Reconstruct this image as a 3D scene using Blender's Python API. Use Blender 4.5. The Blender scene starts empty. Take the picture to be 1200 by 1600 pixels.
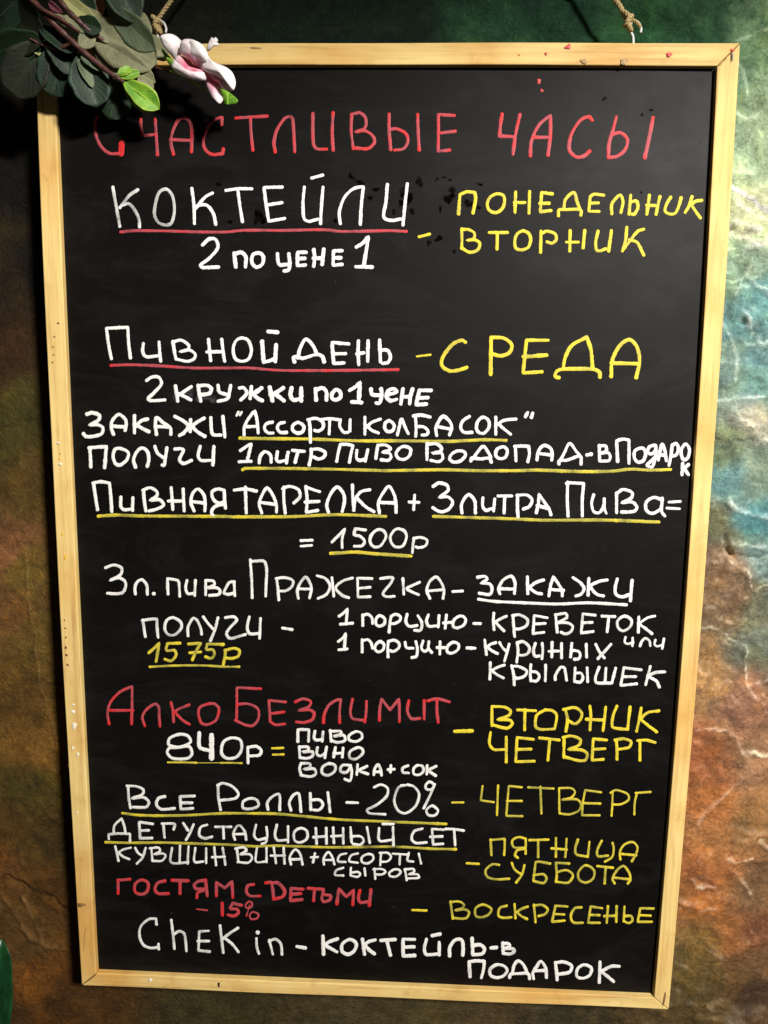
import bpy, bmesh, math, random
import numpy as np
from mathutils import Vector, Matrix

random.seed(7)
rng = np.random.default_rng(11)
scene = bpy.context.scene
COL = scene.collection

# ------------------------------------------------------------------ camera
FOC = 1150.0                      # focal length in photo pixels (1200 x 1600)
CAM = np.array([0.03015745, -0.67276492, 0.59422155])
R = np.array([[0.9992654723138844, 0.03625220467454833, 0.012421493370126878],
              [0.01734979695456737, -0.13897027857765645, -0.9901445582427257],
              [-0.034168704788808346, 0.989632780039284, -0.13949716945075283]])
cd = bpy.data.cameras.new('camera')
cam = bpy.data.objects.new('camera', cd)
COL.objects.link(cam)
cd.sensor_fit = 'VERTICAL'
cd.sensor_height = 36.0
cd.lens = FOC / 1600 * 36.0
cd.clip_start = 0.01
cd.clip_end = 50
m = Matrix.Identity(4)
for i in range(3):
    m[i][0] = R[0][i]; m[i][1] = -R[1][i]; m[i][2] = -R[2][i]; m[i][3] = CAM[i]
cam.matrix_world = m
scene.camera = cam

# ------------------------------------------------------------------ light
world = bpy.data.worlds.new('World')
scene.world = world
world.use_nodes = True
bg = world.node_tree.nodes['Background']
bg.inputs[0].default_value = (1.0, 0.86, 0.70, 1)
bg.inputs[1].default_value = 0.03

def spot(name, loc, target, energy, size_deg, blend, radius, color):
    ld = bpy.data.lights.new(name, 'SPOT')
    ld.energy = energy; ld.spot_size = math.radians(size_deg); ld.spot_blend = blend
    ld.shadow_soft_size = radius; ld.color = color
    o = bpy.data.objects.new(name, ld)
    o.location = loc
    d = Vector(target) - Vector(loc)
    o.rotation_euler = d.to_track_quat('-Z', 'Y').to_euler()
    COL.objects.link(o)
    return o
# lamp with a hooded upper edge: its cone passes through these three points of the wall,
# so the wall above the board falls into shade
LAMP = np.array([0.95, -1.60, 1.45])
def wall_at(px, py):
    d = R.T @ np.array([(px - 600) / FOC, (py - 800) / FOC, 1.0])
    return CAM + d * ((0.045 - CAM[1]) / d[1])
D3 = np.array([(wall_at(*q) - LAMP) / np.linalg.norm(wall_at(*q) - LAMP) for q in ((250, 66), (700, 32), (1200, 6))])
ax_ = np.linalg.solve(D3, np.ones(3)); cth = 1 / np.linalg.norm(ax_); ax_ = ax_ * cth
if ax_[2] > 0: ax_ = -ax_; cth = -cth
print('lamp cone half angle', math.degrees(math.acos(cth)), ax_)
spot('ceiling_spot', LAMP, LAMP + ax_, 345, min(179.0, 2 * math.degrees(math.acos(cth))), 0.03, 0.13, (1.0, 0.95, 0.885))

scene.view_settings.view_transform = 'Standard'
scene.view_settings.look = 'None'
scene.view_settings.exposure = 0.0
scene.view_settings.gamma = 1.0

# ------------------------------------------------------------------ helpers
def ray(px, py):
    d = R.T @ np.array([(px - 600) / FOC, (py - 800) / FOC, 1.0])
    return d
def at(px, py, Y=0.0):
    """photo pixel -> point on the plane y = Y"""
    d = ray(px, py); t = (Y - CAM[1]) / d[1]
    return CAM + d * t
def mesh_obj(name, verts, faces, mat=None, parent=None, smooth=False, uvs=None, attrs=None):
    me = bpy.data.meshes.new(name)
    me.from_pydata([tuple(map(float, v)) for v in verts], [], faces)
    if uvs is not None:
        ul = me.uv_layers.new(name='UVMap')
        li = np.zeros(len(me.loops), dtype=np.int32)
        me.loops.foreach_get('vertex_index', li)
        ul.data.foreach_set('uv', np.asarray(uvs, dtype=np.float32)[li].ravel())
    if attrs:
        for an, vals in attrs.items():
            a = me.attributes.new(an, 'FLOAT', 'POINT')
            a.data.foreach_set('value', np.asarray(vals, dtype=np.float32))
    if smooth:
        me.polygons.foreach_set('use_smooth', [True] * len(me.polygons))
    me.update()
    if mat: me.materials.append(mat)
    o = bpy.data.objects.new(name, me)
    COL.objects.link(o)
    if parent is not None:
        o.parent = parent
        o.matrix_parent_inverse = Matrix.Translation(-parent.location)
    return o
def thing(name, label, cat, loc=(0, 0, 0), group=None):
    o = bpy.data.objects.new(name, None)
    o.location = loc; o.empty_display_size = 0.02
    COL.objects.link(o)
    o['label'] = label; o['category'] = cat
    if group: o['group'] = group
    return o
def lin(r, g, b):
    f = lambda c: (c / 255 / 12.92) if c / 255 <= 0.04045 else ((c / 255 + 0.055) / 1.055) ** 2.4
    return (f(r), f(g), f(b), 1)

class NT:
    """tiny node-tree helper"""
    def __init__(s, name):
        s.m = bpy.data.materials.new(name); s.m.use_nodes = True
        s.t = s.m.node_tree; s.b = s.t.nodes['Principled BSDF']
    def n(s, typ, ins=None, **kw):
        x = s.t.nodes.new(typ)
        for k, v in kw.items(): setattr(x, k, v)
        for k, v in (ins or {}).items():
            if isinstance(v, bpy.types.NodeSocket): s.t.links.new(v, x.inputs[k])
            else: x.inputs[k].default_value = v
        return x
    def set(s, k, v):
        if isinstance(v, bpy.types.NodeSocket): s.t.links.new(v, s.b.inputs[k])
        else: s.b.inputs[k].default_value = v
    def mix(s, fac, a, b, mode='MIX'):
        x = s.t.nodes.new('ShaderNodeMix'); x.data_type = 'RGBA'; x.blend_type = mode
        for i, v in ((0, fac), (6, a), (7, b)):
            if isinstance(v, bpy.types.NodeSocket): s.t.links.new(v, x.inputs[i])
            else: x.inputs[i].default_value = v
        return x.outputs[2]
    def ramp(s, fac, stops):
        x = s.t.nodes.new('ShaderNodeValToRGB')
        s.t.links.new(fac, x.inputs[0])
        e = x.color_ramp.elements
        while len(e) < len(stops): e.new(0.5)
        for i, (p, c) in enumerate(stops):
            e[i].position = p; e[i].color = c if len(c) == 4 else (*c, 1)
        return x.outputs[0]
    def coord(s, scale=(1, 1, 1), which='Object'):
        tc = s.n('ShaderNodeTexCoord')
        mp = s.n('ShaderNodeMapping', {'Vector': tc.outputs[which], 'Scale': scale})
        return mp.outputs[0]
    def noise(s, vec, scale, detail=4, rough=0.55, out='Fac', dist=0.0):
        x = s.n('ShaderNodeTexNoise', {'Vector': vec, 'Scale': scale, 'Detail': detail, 'Roughness': rough, 'Distortion': dist})
        return x.outputs[out]
    def bump(s, h, strength=0.3, dist=0.001):
        x = s.n('ShaderNodeBump', {'Height': h, 'Strength': strength, 'Distance': dist})
        s.t.links.new(x.outputs[0], s.b.inputs['Normal'])
    def mth(s, op, a, b=0.0, c=0.0, clamp=False):
        x = s.t.nodes.new('ShaderNodeMath'); x.operation = op; x.use_clamp = clamp
        for i, v in enumerate((a, b, c)):
            if isinstance(v, bpy.types.NodeSocket): s.t.links.new(v, x.inputs[i])
            else: x.inputs[i].default_value = v
        return x.outputs[0]

# ------------------------------------------------------------------ materials
def mat_wood(name, scale, dark=1.0):
    s = NT(name)
    c = s.coord(scale)
    grain = s.noise(c, 1.0, 6, 0.6, dist=0.6)
    c2 = s.coord()
    big = s.noise(c2, 9.0, 3, 0.5)
    blot = s.noise(c2, 45.0, 4, 0.6)
    fine = s.noise(c, 4.0, 3, 0.6)
    col = s.ramp(grain, [(0.28, lin(184, 144, 88)), (0.45, lin(214, 184, 118)), (0.6, lin(224, 197, 128)), (0.78, lin(232, 208, 144))])
    col = s.mix(s.ramp(big, [(0.44, (0, 0, 0)), (0.68, (0.7, 0.7, 0.7))]), col, lin(206, 152, 74))
    col = s.mix(s.ramp(blot, [(0.6, (0, 0, 0)), (0.82, (0.55, 0.55, 0.55))]), col, lin(164, 112, 62))
    col = s.mix(s.ramp(fine, [(0.58, (0, 0, 0)), (0.72, (0.3, 0.3, 0.3))]), col, lin(150, 104, 50))
    gr = s.noise(c2, 18.0, 6, 0.7)
    col = s.mix(s.ramp(gr, [(0.55, (0, 0, 0)), (0.75, (0.4, 0.4, 0.4))]), col, lin(150, 118, 70))
    s.set('Base Color', col)
    s.set('Roughness', 0.6); s.set('Specular IOR Level', 0.2)
    s.bump(fine, 0.25, 0.0006)
    return s.m
M_wood_v = mat_wood('pine_upright', (160, 160, 7))
M_wood_h = mat_wood('pine_crosspiece', (7, 160, 160))

def mat_panel():
    s = NT('black_board_enamel')
    c = s.coord()
    n1 = s.noise(c, 5.0, 4, 0.6)
    n2 = s.noise(c, 700.0, 2, 0.7)
    n3 = s.noise(c, 32.0, 5, 0.65)
    col = s.ramp(n1, [(0.3, (0.0024, 0.0019, 0.0016)), (0.7, (0.0045, 0.0038, 0.0034))])
    col = s.mix(s.ramp(n3, [(0.5, (0, 0, 0)), (0.8, (0.5, 0.5, 0.5))]), col, (0.0065, 0.006, 0.0055, 1))
    sw = s.noise(s.coord((3.0, 1, 9.0)), 2.2, 6, 0.7, dist=1.5)
    col = s.mix(s.ramp(sw, [(0.48, (0, 0, 0)), (0.70, (0.5, 0.5, 0.5))]), col, (0.0135, 0.0128, 0.012, 1))
    dust = s.noise(c, 900.0, 2, 0.5)
    col = s.mix(s.ramp(dust, [(0.70, (0, 0, 0)), (0.80, (0.5, 0.5, 0.5))]), col, (0.03, 0.029, 0.027, 1))
    s.set('Base Color', col)
    s.set('Roughness', s.mth('MULTIPLY_ADD', n3, 0.12, 0.46))
    s.set('Specular IOR Level', 0.11)
    hh = s.mth('ADD', s.mth('MULTIPLY', n2, 0.35), s.mth('MULTIPLY', n1, 0.5))
    s.bump(hh, 0.22, 0.0006)
    return s.m
M_panel = mat_panel()

def mat_paint(name, c_full, c_thin, streak=0.5):
    s = NT(name)
    c = s.coord()
    at_ = s.n('ShaderNodeAttribute', attribute_name='paint_load').outputs['Fac']
    g1 = s.noise(c, 420.0, 3, 0.7)
    g2 = s.noise(c, 90.0, 3, 0.6)
    uv = s.n('ShaderNodeUVMap').outputs[0]
    st = s.n('ShaderNodeTexNoise', {'Vector': uv, 'Scale': 1.0, 'Detail': 2, 'Roughness': 0.6}).outputs['Fac']
    at_ = s.mth('ADD', at_, s.mth('MULTIPLY', s.mth('SUBTRACT', st, 0.5), streak * 0.9))
    d = s.mth('ADD', at_, s.mth('MULTIPLY', s.mth('SUBTRACT', g1, 0.5), streak))
    d = s.mth('ADD', d, s.mth('MULTIPLY', s.mth('SUBTRACT', g2, 0.5), streak), clamp=True)
    col = s.ramp(d, [(0.0, (0.012, 0.011, 0.010)), (0.22, tuple(0.30 * v for v in c_thin[:3])), (0.55, c_thin), (0.95, c_full)])
    s.set('Base Color', col)
    s.set('Roughness', 0.62)
    s.set('Specular IOR Level', 0.3)
    s.bump(g1, 0.3, 0.0003)
    return s.m
MATS = {
    'white': mat_paint('white_marker', (0.76, 0.755, 0.73, 1), (0.46, 0.46, 0.45, 1), 0.45),
    'yellow': mat_paint('yellow_marker', (0.70, 0.555, 0.03, 1), (0.38, 0.34, 0.05, 1), 0.5),
    'red': mat_paint('red_marker', (0.56, 0.020, 0.020, 1), (0.38, 0.062, 0.078, 1), 0.55),
}
def mat_flat(name, col, rough=0.6, var=0.15, scale=120, spec=0.4):
    s = NT(name)
    n = s.noise(s.coord(), scale, 4, 0.6)
    lo = tuple(max(0, v * (1 - var * 2)) for v in col[:3]) + (1,)
    hi = tuple(min(1, v * (1 + var)) for v in col[:3]) + (1,)
    s.set('Base Color', s.ramp(n, [(0.3, lo), (0.7, hi)]))
    s.set('Roughness', rough); s.set('Specular IOR Level', spec)
    s.bump(n, 0.3, 0.0005)
    return s.m

# handwriting, traced stroke by stroke: @ origin-x origin-y zoom, then points; c = corner, ! = width, ~ = faded
LETTERING = '''
w СЧАСТЛИВЫЕ red 20
@140 160 4
48,90 36,125 36,180 50,235 80,285 125,318 170,320 205,315
!38 200,255 198,322
!14 190,62 196,70
320,105 322,160 330,208c 408,200
410,105 416,200 424,328
524,325 508,250 520,180 555,110 595,97 630,130 640,200 636,310
505,232 630,238
826,140 828,92c 790,105 740,160 712,230 720,290 765,325 832,320c 835,290
912,98 1000,92 1110,86
1005,95 1008,180 1020,300
@430 160 4
0,310 -8,250 12,170 60,100 100,90 112,130 122,310
235,68 235,180 240,265 260,290 322,292
362,65 356,180 362,300
478,75 475,180 488,290
475,75 530,65 565,100 560,160 500,184c 560,178 610,210 620,250 580,288 500,285
712,72 712,180 722,295
715,170 760,165 820,200 828,250 800,290 745,298
890,75 893,180 900,298
1120,82 1020,76c 1020,200 1018,305c 1090,298
1030,192 1125,180
w ЧАСЫ red 22
@740 160 4
178,72 168,140 162,210c 250,215
290,75 262,200 246,325
355,335 362,240 410,140 480,80c 480,200 465,330
370,218 480,218
742,112 720,90 670,110 620,180 600,240 600,300 640,340 690,335 725,305
892,90 872,170 848,250 842,345c
865,200 920,190 960,230 950,290 900,335 842,345
!25 1122,95 1100,210 1070,345
w КОКТЕЙЛИ white 24
@160 260 4.8
~78,155 100,280 130,450
~265,175 200,220 130,310
~155,290 200,280 250,340 275,400 278,455
~480,170 430,190 400,270 390,360 420,420 480,440 520,420 540,330 525,220 480,170
670,165 685,280 690,430
825,200 770,230 695,320
710,295 780,290 830,350 850,435
925,180 1020,168 1120,168
1015,175 1030,290 1050,415
@400 260 4.8
195,155 60,158c 75,280 95,412c 215,390
80,290 195,272
362,155 352,270 360,390 395,412 465,395
502,155 492,280 483,430
418,88 500,65
632,430 625,340 665,230 735,165 805,152c 790,290 782,435
985,135 975,260 957,380 1010,405 1085,395
1135,130 1120,260 1102,440
u КОКТЕЙЛИ red 22
@400 260 4.8
-1017,492 -912,482 -652,485 -412,492 -232,492 -92,480 200,480 500,475 650,488 1000,482 1130,488
w 2 white 28
@160 260 4.8
750,590 800,545 850,550 865,610 800,690 735,740 750,758 870,755
w по white 28
988,650 1000,755
988,660 1040,645 1075,680 1072,755
@400 260 4.8
10,650 -25,665 -32,720 0,755 45,735 55,680 35,655 10,650
w цене white 28
160,655 165,720 185,740 235,735
245,655 252,720 245,775 210,785
375,645 310,645c 310,745c 370,740
315,692 365,690
433,625 440,690 432,750
508,620 495,735
430,690 500,688
645,632 580,635c 578,742c 645,735
585,688 635,685
w 1 white 28
752,605 800,575 842,528c 825,640 808,745
748,752 870,755
d dash yellow 24
@640 280 4.8
70,432 150,412
w ПОНЕДЕЛЬНИК yellow 24
367,262 375,140 378,115c 430,95 490,100c 495,150 475,255
650,110 600,140 582,190 600,235 650,250 695,220 712,165 700,120 650,110
795,95 790,250
785,175 865,175
900,92 895,255
1070,110 990,100c 980,245c 1060,235
975,182 1045,180
@860 280 4.8
100,225 110,160 145,115 180,100 200,170 220,220
60,275 65,230 110,228 200,225 230,235 228,270
400,120 330,112 298,130c 288,240c 365,242
295,180 360,178
460,260 460,190 490,145 525,120 545,170 528,250
602,120 595,200 590,262
600,170 645,165 655,215 630,262 610,262
742,120 735,180 722,265
720,195 785,198
822,130 805,200 792,265
902,135 870,190 860,240 900,262 935,255 960,210 980,140
1062,130 1040,200 1010,250
1135,158 1090,165 1050,195
1055,190 1095,250 1125,290
w ВТОРНИК yellow 24
@640 280 4.8
390,370 392,450 390,520c
390,378 440,378 485,405 480,445 430,458c 490,455 525,480 510,530 450,548 390,515
595,400 735,400
658,405 655,525
845,388 800,420 788,480 800,520 840,530 890,510 908,450 890,405 845,388
985,390 982,550
985,410 1030,390 1090,410 1100,450 1070,480 1030,470
@860 280 4.8
148,385 145,540
118,472 210,472
257,385 245,515
357,390 340,470 345,530 370,538 415,522
457,385 437,540
573,360 565,450 540,540
700,375 650,395 545,530
590,455 650,475 700,570
w Пивной white 24
@150 500 4.8
115,290 95,190 78,62c 238,55c 245,180 258,285
355,175 350,240 375,275 460,270
472,165 478,250 485,310
575,160 590,250 600,295c
575,165 640,152 695,190 690,220 630,238c 700,225 745,260 730,295 680,310 600,292
843,145 852,230 860,305
830,240 940,238
942,145 955,250 965,310
1100,135 1050,155 1028,220 1045,290 1095,310 1145,290 1165,230 1145,160 1100,135
@390 500 4
78,135 82,200 88,265c 125,255 160,240
165,155 160,260
115,72 175,77
u Пивной red 4.5
@0 0 1
173,571 205,570 255,572 300,575 360,575 390,575 440,578.8 540,578.7 622,577.5
w ДЕНЬ white 22
@390 500 4
300,240 315,180 350,120 395,160 420,215
280,262 275,235 300,228 330,240 420,215 455,230 465,262
620,150 515,140c 525,272c 590,268
525,212 600,210
680,130 678,200 682,280
670,212 715,205
740,130 738,260
812,125 815,200 818,262
815,190 860,190 880,230 865,265 830,272
d dash yellow 14
1045,228 1130,217
w СРЕДА yellow 18
@640 510 3
262,75 245,65 200,85 155,145 152,185 185,208 230,205 268,192
382,55 380,225
382,52 440,55 478,85 470,120 430,138 385,128
650,65 548,65c 540,140 532,218c 620,213
532,142 642,135
720,200 728,150 760,90 830,50c 850,110 858,200
700,240 682,235 690,210 720,200 860,200 890,215 892,238
945,235 950,160 985,90 1030,62 1065,95 1078,160 1062,240
945,172 1070,175
w 2 white 24
@150 500 4.8
378,455 420,428 470,430 490,480 430,550 390,590 410,605 515,600
w КРУЖКИ white 28
595,495 605,560 612,610
715,500 670,530 620,565
620,555 665,575 710,600
765,490 775,560 785,610
765,495 830,490 865,515 850,550 785,562
915,490 925,540 980,560
1010,490 1000,540 985,590 915,610
1075,510 1110,510 1130,550 1085,600
1165,500 1155,590
@390 500 4
75,425 20,465
20,460 50,490 78,505
125,420 142,505
210,425 150,465
155,460 215,505
262,425 255,470 275,500 320,492
322,425 322,505
w по white 24
412,430 415,500
412,438 455,425 480,450 480,500
540,435 515,460 515,490 540,500 568,480 565,450 540,435
w 1 white 26
625,440 665,415 690,390c 685,460 682,510
638,512 700,516
w уене white 24
758,432 765,465 810,470
822,430 825,480 810,520 790,518
855,470 920,450 900,430 865,445 855,480 880,505 920,495
958,430 952,475 945,525
950,480 1000,480
1018,432 1005,475 1000,525
1135,440 1060,440c 1040,530c 1105,525
1055,488 1115,485
w ЗАКАЖИ white 26
@120 635 4.8
75,58 120,48 170,70 160,105 95,140c 160,140 195,160 185,205 120,225 65,225 50,205
275,210 258,160 265,110 315,60 365,100 370,130 362,180
262,148 365,155
432,70 432,200
530,95 480,110 445,150
455,145 500,170 540,190
597,210 590,150 597,85 650,125 700,160 705,210
585,150 690,155
735,75 800,110 835,150 800,200 770,218
853,100 850,190
955,88 900,120 870,150 910,195 960,225
1005,85 1008,160 1020,210 1080,215
1095,75 1110,230
w ПОЛУЧИ white 26
105,455 98,315c
90,312 160,305 220,302c 215,380 208,460
325,315 285,325 272,375 290,430 325,440 375,400 385,345 325,315
440,455 425,400 450,340 490,312 530,340 540,400 528,450
585,300 605,350 650,385
675,310 662,400 655,440 640,440
735,320 785,318 800,330 770,400 800,428 860,405
925,300 910,370 930,405 1005,405
1027,300 1020,440
w ПивНАЯ white 24
155,775 140,680 125,580c
120,575 180,565 245,575c 255,680 262,790
330,680 330,750 355,775 405,770
420,685 417,780
500,625 505,700 518,785
495,630 550,610 600,640 600,670 550,705c 620,700 650,740 600,770 540,785
708,610 720,775
685,710 800,710
797,620 805,785
880,785 855,720 870,650 910,620 950,660 962,720 960,785
870,715 950,725
1105,630 1060,620 1015,640 1020,690 1060,725 1110,715
1105,635 1108,700 1115,765
1110,735 1050,745 1015,775 1012,810 1025,820
u ПивНАЯ_ТАРЕЛКА yellow 5
@0 0 1
153.5,806.5 180,804.8 224,806.2 349,806.9 360,807.5 422.5,807.5 464,806.9 526.7,804.2 602.7,806.9
w Ассорти white 24
@360 635 4.8
!18 45,70 60,42
!18 70,65 85,42
102,215 105,150 150,70 185,35c 200,110 208,200
110,152 205,150
315,118 270,130 255,165 280,198 320,200
405,120 365,130 352,165 375,195 420,195
510,120 470,140 465,175 500,200 540,190 550,150 510,120
590,100 598,180 600,270
580,100 640,90 690,115 695,160 660,185 630,180
680,100 740,92 810,100
745,95 740,208
825,100 820,150 850,195 880,195
898,100 895,185
w колбасок white 24
1008,80 1008,210
1125,95 1060,120 1020,155
1025,145 1060,180 1110,200
@600 635 4.8
40,108 10,125 5,165 30,190 65,180 75,140 40,108
100,215 115,150 132,95 155,150 182,205
345,80 280,65 220,72
235,75 240,160 237,225
240,150 300,155 330,185 320,212 285,215
395,220 388,160 440,75 490,110 508,160 490,215
390,150 495,170
640,75 590,110 575,160 600,195 660,195
745,80 705,110 692,160 710,195 750,200 785,160 785,110 745,80
838,80 838,210
990,95 900,105 850,135
855,130 900,170 950,210
1060,78 1078,45
1105,82 1115,50
u Ассорти_колбасок yellow 5
@0 0 1
374.6,684.6 422.5,685.4 485,686 558,688.8 610,688.8 662.5,689.2 704,689.6 756,687.1 790.6,688.1
w 1 white 24
@360 635 4.8
75,332 120,300 155,282c 140,350 125,410
65,415 155,412
w литр white 24
215,425 225,370 260,340 300,365 305,420
352,340 345,400 365,415 410,405
432,345 425,380 420,425
465,330 555,338
510,335 495,380 485,420
590,440 605,370 605,320c
605,325 660,320 710,345 700,380 660,395 625,380
w Пиво white 24
797,412 810,340 825,285c 880,285 920,295c 905,350 892,420
948,330 945,385 965,405 1015,395
1030,325 1010,410
1105,290 1090,390
1105,292 1165,290 1200,320 1140,345c 1190,350 1205,380 1180,405 1130,400
@600 635 4.8
150,300 110,320 90,360 110,390 150,398 190,370 198,320 150,300
w Водопад white 24
322,275 322,400
322,285 390,280 430,310 420,340 360,352c 430,350 440,390 410,415 350,405
550,335 505,360 492,395 520,418 570,410 610,370 600,340 550,335
665,395 700,345 745,300 790,360 800,385
650,410 660,385 720,395 790,388 805,420
880,305 845,325 838,370 870,392 910,380 925,335 905,305 880,305
990,410 985,300c
978,300 1040,297 1085,300c 1090,360 1078,415
@840 670 4.8
-5,235 5,170 45,125 95,145 110,190 105,235
5,185 90,195
170,240 200,180 240,110 290,170 320,205
160,265 160,240 220,235 320,205 325,265
d dash white 28
370,197 400,190
w вПодарок white 24
462,125 465,240
460,128 510,130 515,165 470,185c 530,180 545,215 530,240 465,242
600,245 592,90c 640,78 685,85c 685,260
770,145 730,165 725,215 750,250 790,240 810,190 795,150 770,145
885,125 840,135 825,170 850,190 880,165 885,125
885,130 885,200 860,285 820,275 880,215
905,235 915,175 935,115 955,170 965,240
912,195 955,198
1010,120 1000,200 985,275
1010,125 1040,110 1055,145 1040,195 1010,205
1110,115 1080,150 1078,200 1100,235 1130,210 1138,150 1110,115
1088,260 1082,345
1132,268 1095,300
1100,300 1132,345
u литр_Пиво_Водопад yellow 5
@0 0 1
378.8,734 383,731.9 443,731.9 526.7,733.3 589,735 600,735.4 693.8,734 745.8,735.4 808,735.4 840,734.6 902.5,736.7 954.6,736.3 985.8,733.1 1017,734.6 1048,733.5
w ТАРЕЛКА white 24
@360 635 4.8
28,628 110,620 195,635
112,605 115,700 118,800
235,800 215,730 240,660 275,612 320,670 345,740 345,795
225,720 335,735
400,605 400,700 410,800
390,618 440,600 510,625 520,680 475,725
565,600 575,700 568,795c 655,780
570,605 620,625 670,640
560,718 665,712
735,795 722,740 750,660 800,605 845,650 855,710 838,790
915,590 918,700 925,780
1045,625 980,640 935,700 925,780
950,690 1010,750 1075,790
@600 635 4.8
-35,800 -42,720 -2,640 38,600 75,660 88,720 90,795
-30,720 75,725
d plus_sign white 22
230,665 222,775
188,717 262,720
w 3 white 24
368,600 410,575 470,590 480,630 415,682c 480,680 515,720 480,775 420,790 365,760
w литра white 24
585,800 580,740 610,680 640,662 680,710 685,800
742,685 740,750 765,780 810,765
830,695 822,785
855,672 958,672
905,675 900,800
1002,665 1000,750 1005,830
995,668 1070,665 1110,700 1090,750 1045,770
@840 670 4.8
-10,630 5,560 10,490c 50,550 85,600 100,645
-5,575 80,598
w Пива white 24
228,655 222,530 225,400c
215,410 235,405 345,410c 335,530 335,655
420,495 405,560 420,620 460,630 490,590 500,525
500,525 500,600 515,635
592,630 592,480
590,490 640,455 710,480 700,520 630,555c 710,550 745,590 720,620 630,625
925,530 870,515 815,550 815,610 860,635 920,600 935,540
935,520 930,620 955,655
d equals_sign white 20
985,550 1070,545
970,595 1065,600
u литра_Пива yellow 5
@0 0 1
677,806.9 725,808.3 808,811 850,812.8 944,812.7 1029.6,815.8
w 3 white 22
@150 810 4.8
70,370 130,350 190,370 185,420 105,465c 170,445 215,470 222,510 200,555 150,565 85,562
w л. white 22
295,568 292,520 310,475 345,460 380,500 385,570
!28 432,565 434,565
w пива white 22
540,568 535,450c 610,465 622,490 628,585
682,465 672,520 690,565 740,560
745,465 740,580
822,465 822,575
820,465 880,470 885,500 835,522c 900,520 930,540 920,570 850,578
1035,475 1000,480 970,530 960,560 990,570 1035,560
1035,475 1040,580
d equals_sign white 14
@380 815 3.4286
308,102 370,100
308,132 368,127
w 1500р white 15
475,110 510,75 545,38c 530,90 530,140
655,45 600,38c 595,70 625,78 650,105 635,130 595,132
715,45 685,75 680,110 700,135 735,130 765,80 750,48 715,45
820,40 790,75 792,110 815,135 855,130 875,80 860,48 820,40
915,88 910,120 906,168
912,90 950,85 985,100 975,130 935,140 925,135
u 1500р yellow 18
468,170 520,168 600,163 700,172 900,185
w Пражегка white 15
48,408 45,310 38,210c
38,205 45,213 110,212 125,250 122,350 120,400
178,305 185,350 190,420
175,305 220,300 265,315 262,345 230,370 192,372
295,412 290,370 305,330 335,297 360,335 365,365 355,410
290,360 362,362
395,290 440,305 465,345 445,390 400,412
475,300 485,400
585,302 530,320 495,355 530,395 565,408
690,305 612,303c 615,405c 680,402
615,358 680,352
735,305 800,300 790,330 748,385 765,402 810,400
855,305 860,390
945,325 900,345 875,360 910,380 940,392
1000,412 983,370 1000,320 1035,297 1065,335 1075,370 1070,412
990,372 1065,365
d dash white 15
1122,375 1175,372
w ЗАКАЖИ white 20
@720 885 4
105,68 150,62 165,80 125,105c 180,110 195,140 180,175 115,168
245,172 235,140 265,85 315,62 338,100 335,170
245,140 335,142
416,65 418,170
518,85 470,100 430,130
430,135 470,165 505,172
550,185 560,125 578,65c 610,110 632,150 634,185
560,145 640,150
700,70 750,105 770,140 750,175 718,185
800,75 795,180
915,85 860,95 812,125 850,175 892,185
978,78 965,130 970,175 1010,190 1050,178
1070,88 1060,215
u ЗАКАЖИ white 18
110,205 200,218 400,228 600,235 800,228 1035,240
w получи white 18
@200 945 4
92,95 108,200
88,98 140,90 180,88c 182,150 188,205
280,80 240,100 230,150 250,185 290,188 330,150 330,110 280,80
375,195 375,140 405,85 430,95 455,150 460,185
470,75 495,110 530,150
562,80 545,150 515,225
608,80 660,75 680,95 640,140 615,180 640,210 735,185
758,75 745,140 760,180 820,180
828,85 822,210
d dash white 18
965,145 1025,155
w 1575р yellow 18
130,300 170,265 195,238c 185,300 175,355
325,240 245,242c 240,285 290,285 300,315 270,350 230,340
378,245 455,240c 425,290 402,345
385,300 455,295
595,248 495,245c 490,280 530,280 540,310 520,335 485,325
610,285 605,330 595,375
605,285 660,272 695,285 690,320 650,335 612,332
u 1575р yellow 14
135,388 300,380 480,380 600,387 695,387
w 1 white 22
@510 940 4.8
95,110 130,85 158,55c 152,110 148,170
105,170 195,162
w порцию white 22
272,100 272,180
272,105 310,95 340,120 345,165
400,105 375,125 370,165 395,185 430,170 438,130 400,105
485,110 475,170 470,230
485,110 520,95 555,115 550,145 510,165 485,165
605,95 595,150 620,185 680,180
685,105 715,160 705,215 660,215
765,98 750,150 770,185 820,182
845,105 838,190
900,100 890,200
878,160 950,155
995,110 955,140 950,185 980,198 1030,175 1045,135 1025,112 995,110
d dash white 22
1105,165 1155,165
w КРЕВЕТОК white 17
@740 940 3.75
118,68 115,115 120,165
192,85 150,105 125,120
125,118 155,150 178,172
230,80 235,150 240,205
228,82 270,78 315,105 310,140 270,160 240,160
432,95 355,82c 348,188c 412,180
352,132 420,128
480,75 490,180
478,78 540,70 545,95 490,125c 550,125 580,145 570,175 540,190 512,180
712,80 640,72c 630,182 625,185c 700,175
635,125 695,122
752,85 828,88
792,92 782,178
885,85 845,110 845,150 875,172 915,150 925,110 885,85
968,90 965,180
1062,85 1020,95 975,130 1010,160 1045,188
w 1 white 22
@510 940 4.8
88,300 120,275 145,238c 138,300 135,360
92,362 155,355
w порцию white 22
268,285 268,378
268,295 310,285 335,310 345,350
400,300 370,325 365,360 390,378 425,360 430,320 400,300
465,295 460,350 462,415
462,300 510,290 545,315 540,350 500,375 480,368
590,305 600,345 650,350
670,300 682,350 675,410 640,420
725,295 712,350 740,375 765,350
768,300 765,350 790,382
852,300 850,395
830,345 905,345
950,305 910,335 905,375 940,388 985,360 990,320 950,305
d dash white 24
1055,348 1115,350
w куриных white 17
@740 940 3.75
65,225 70,270 75,310
130,240 100,250 78,268
80,268 110,290 140,305
152,240 170,270 190,290
208,250 195,300 180,350
255,240 260,290 252,355
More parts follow.
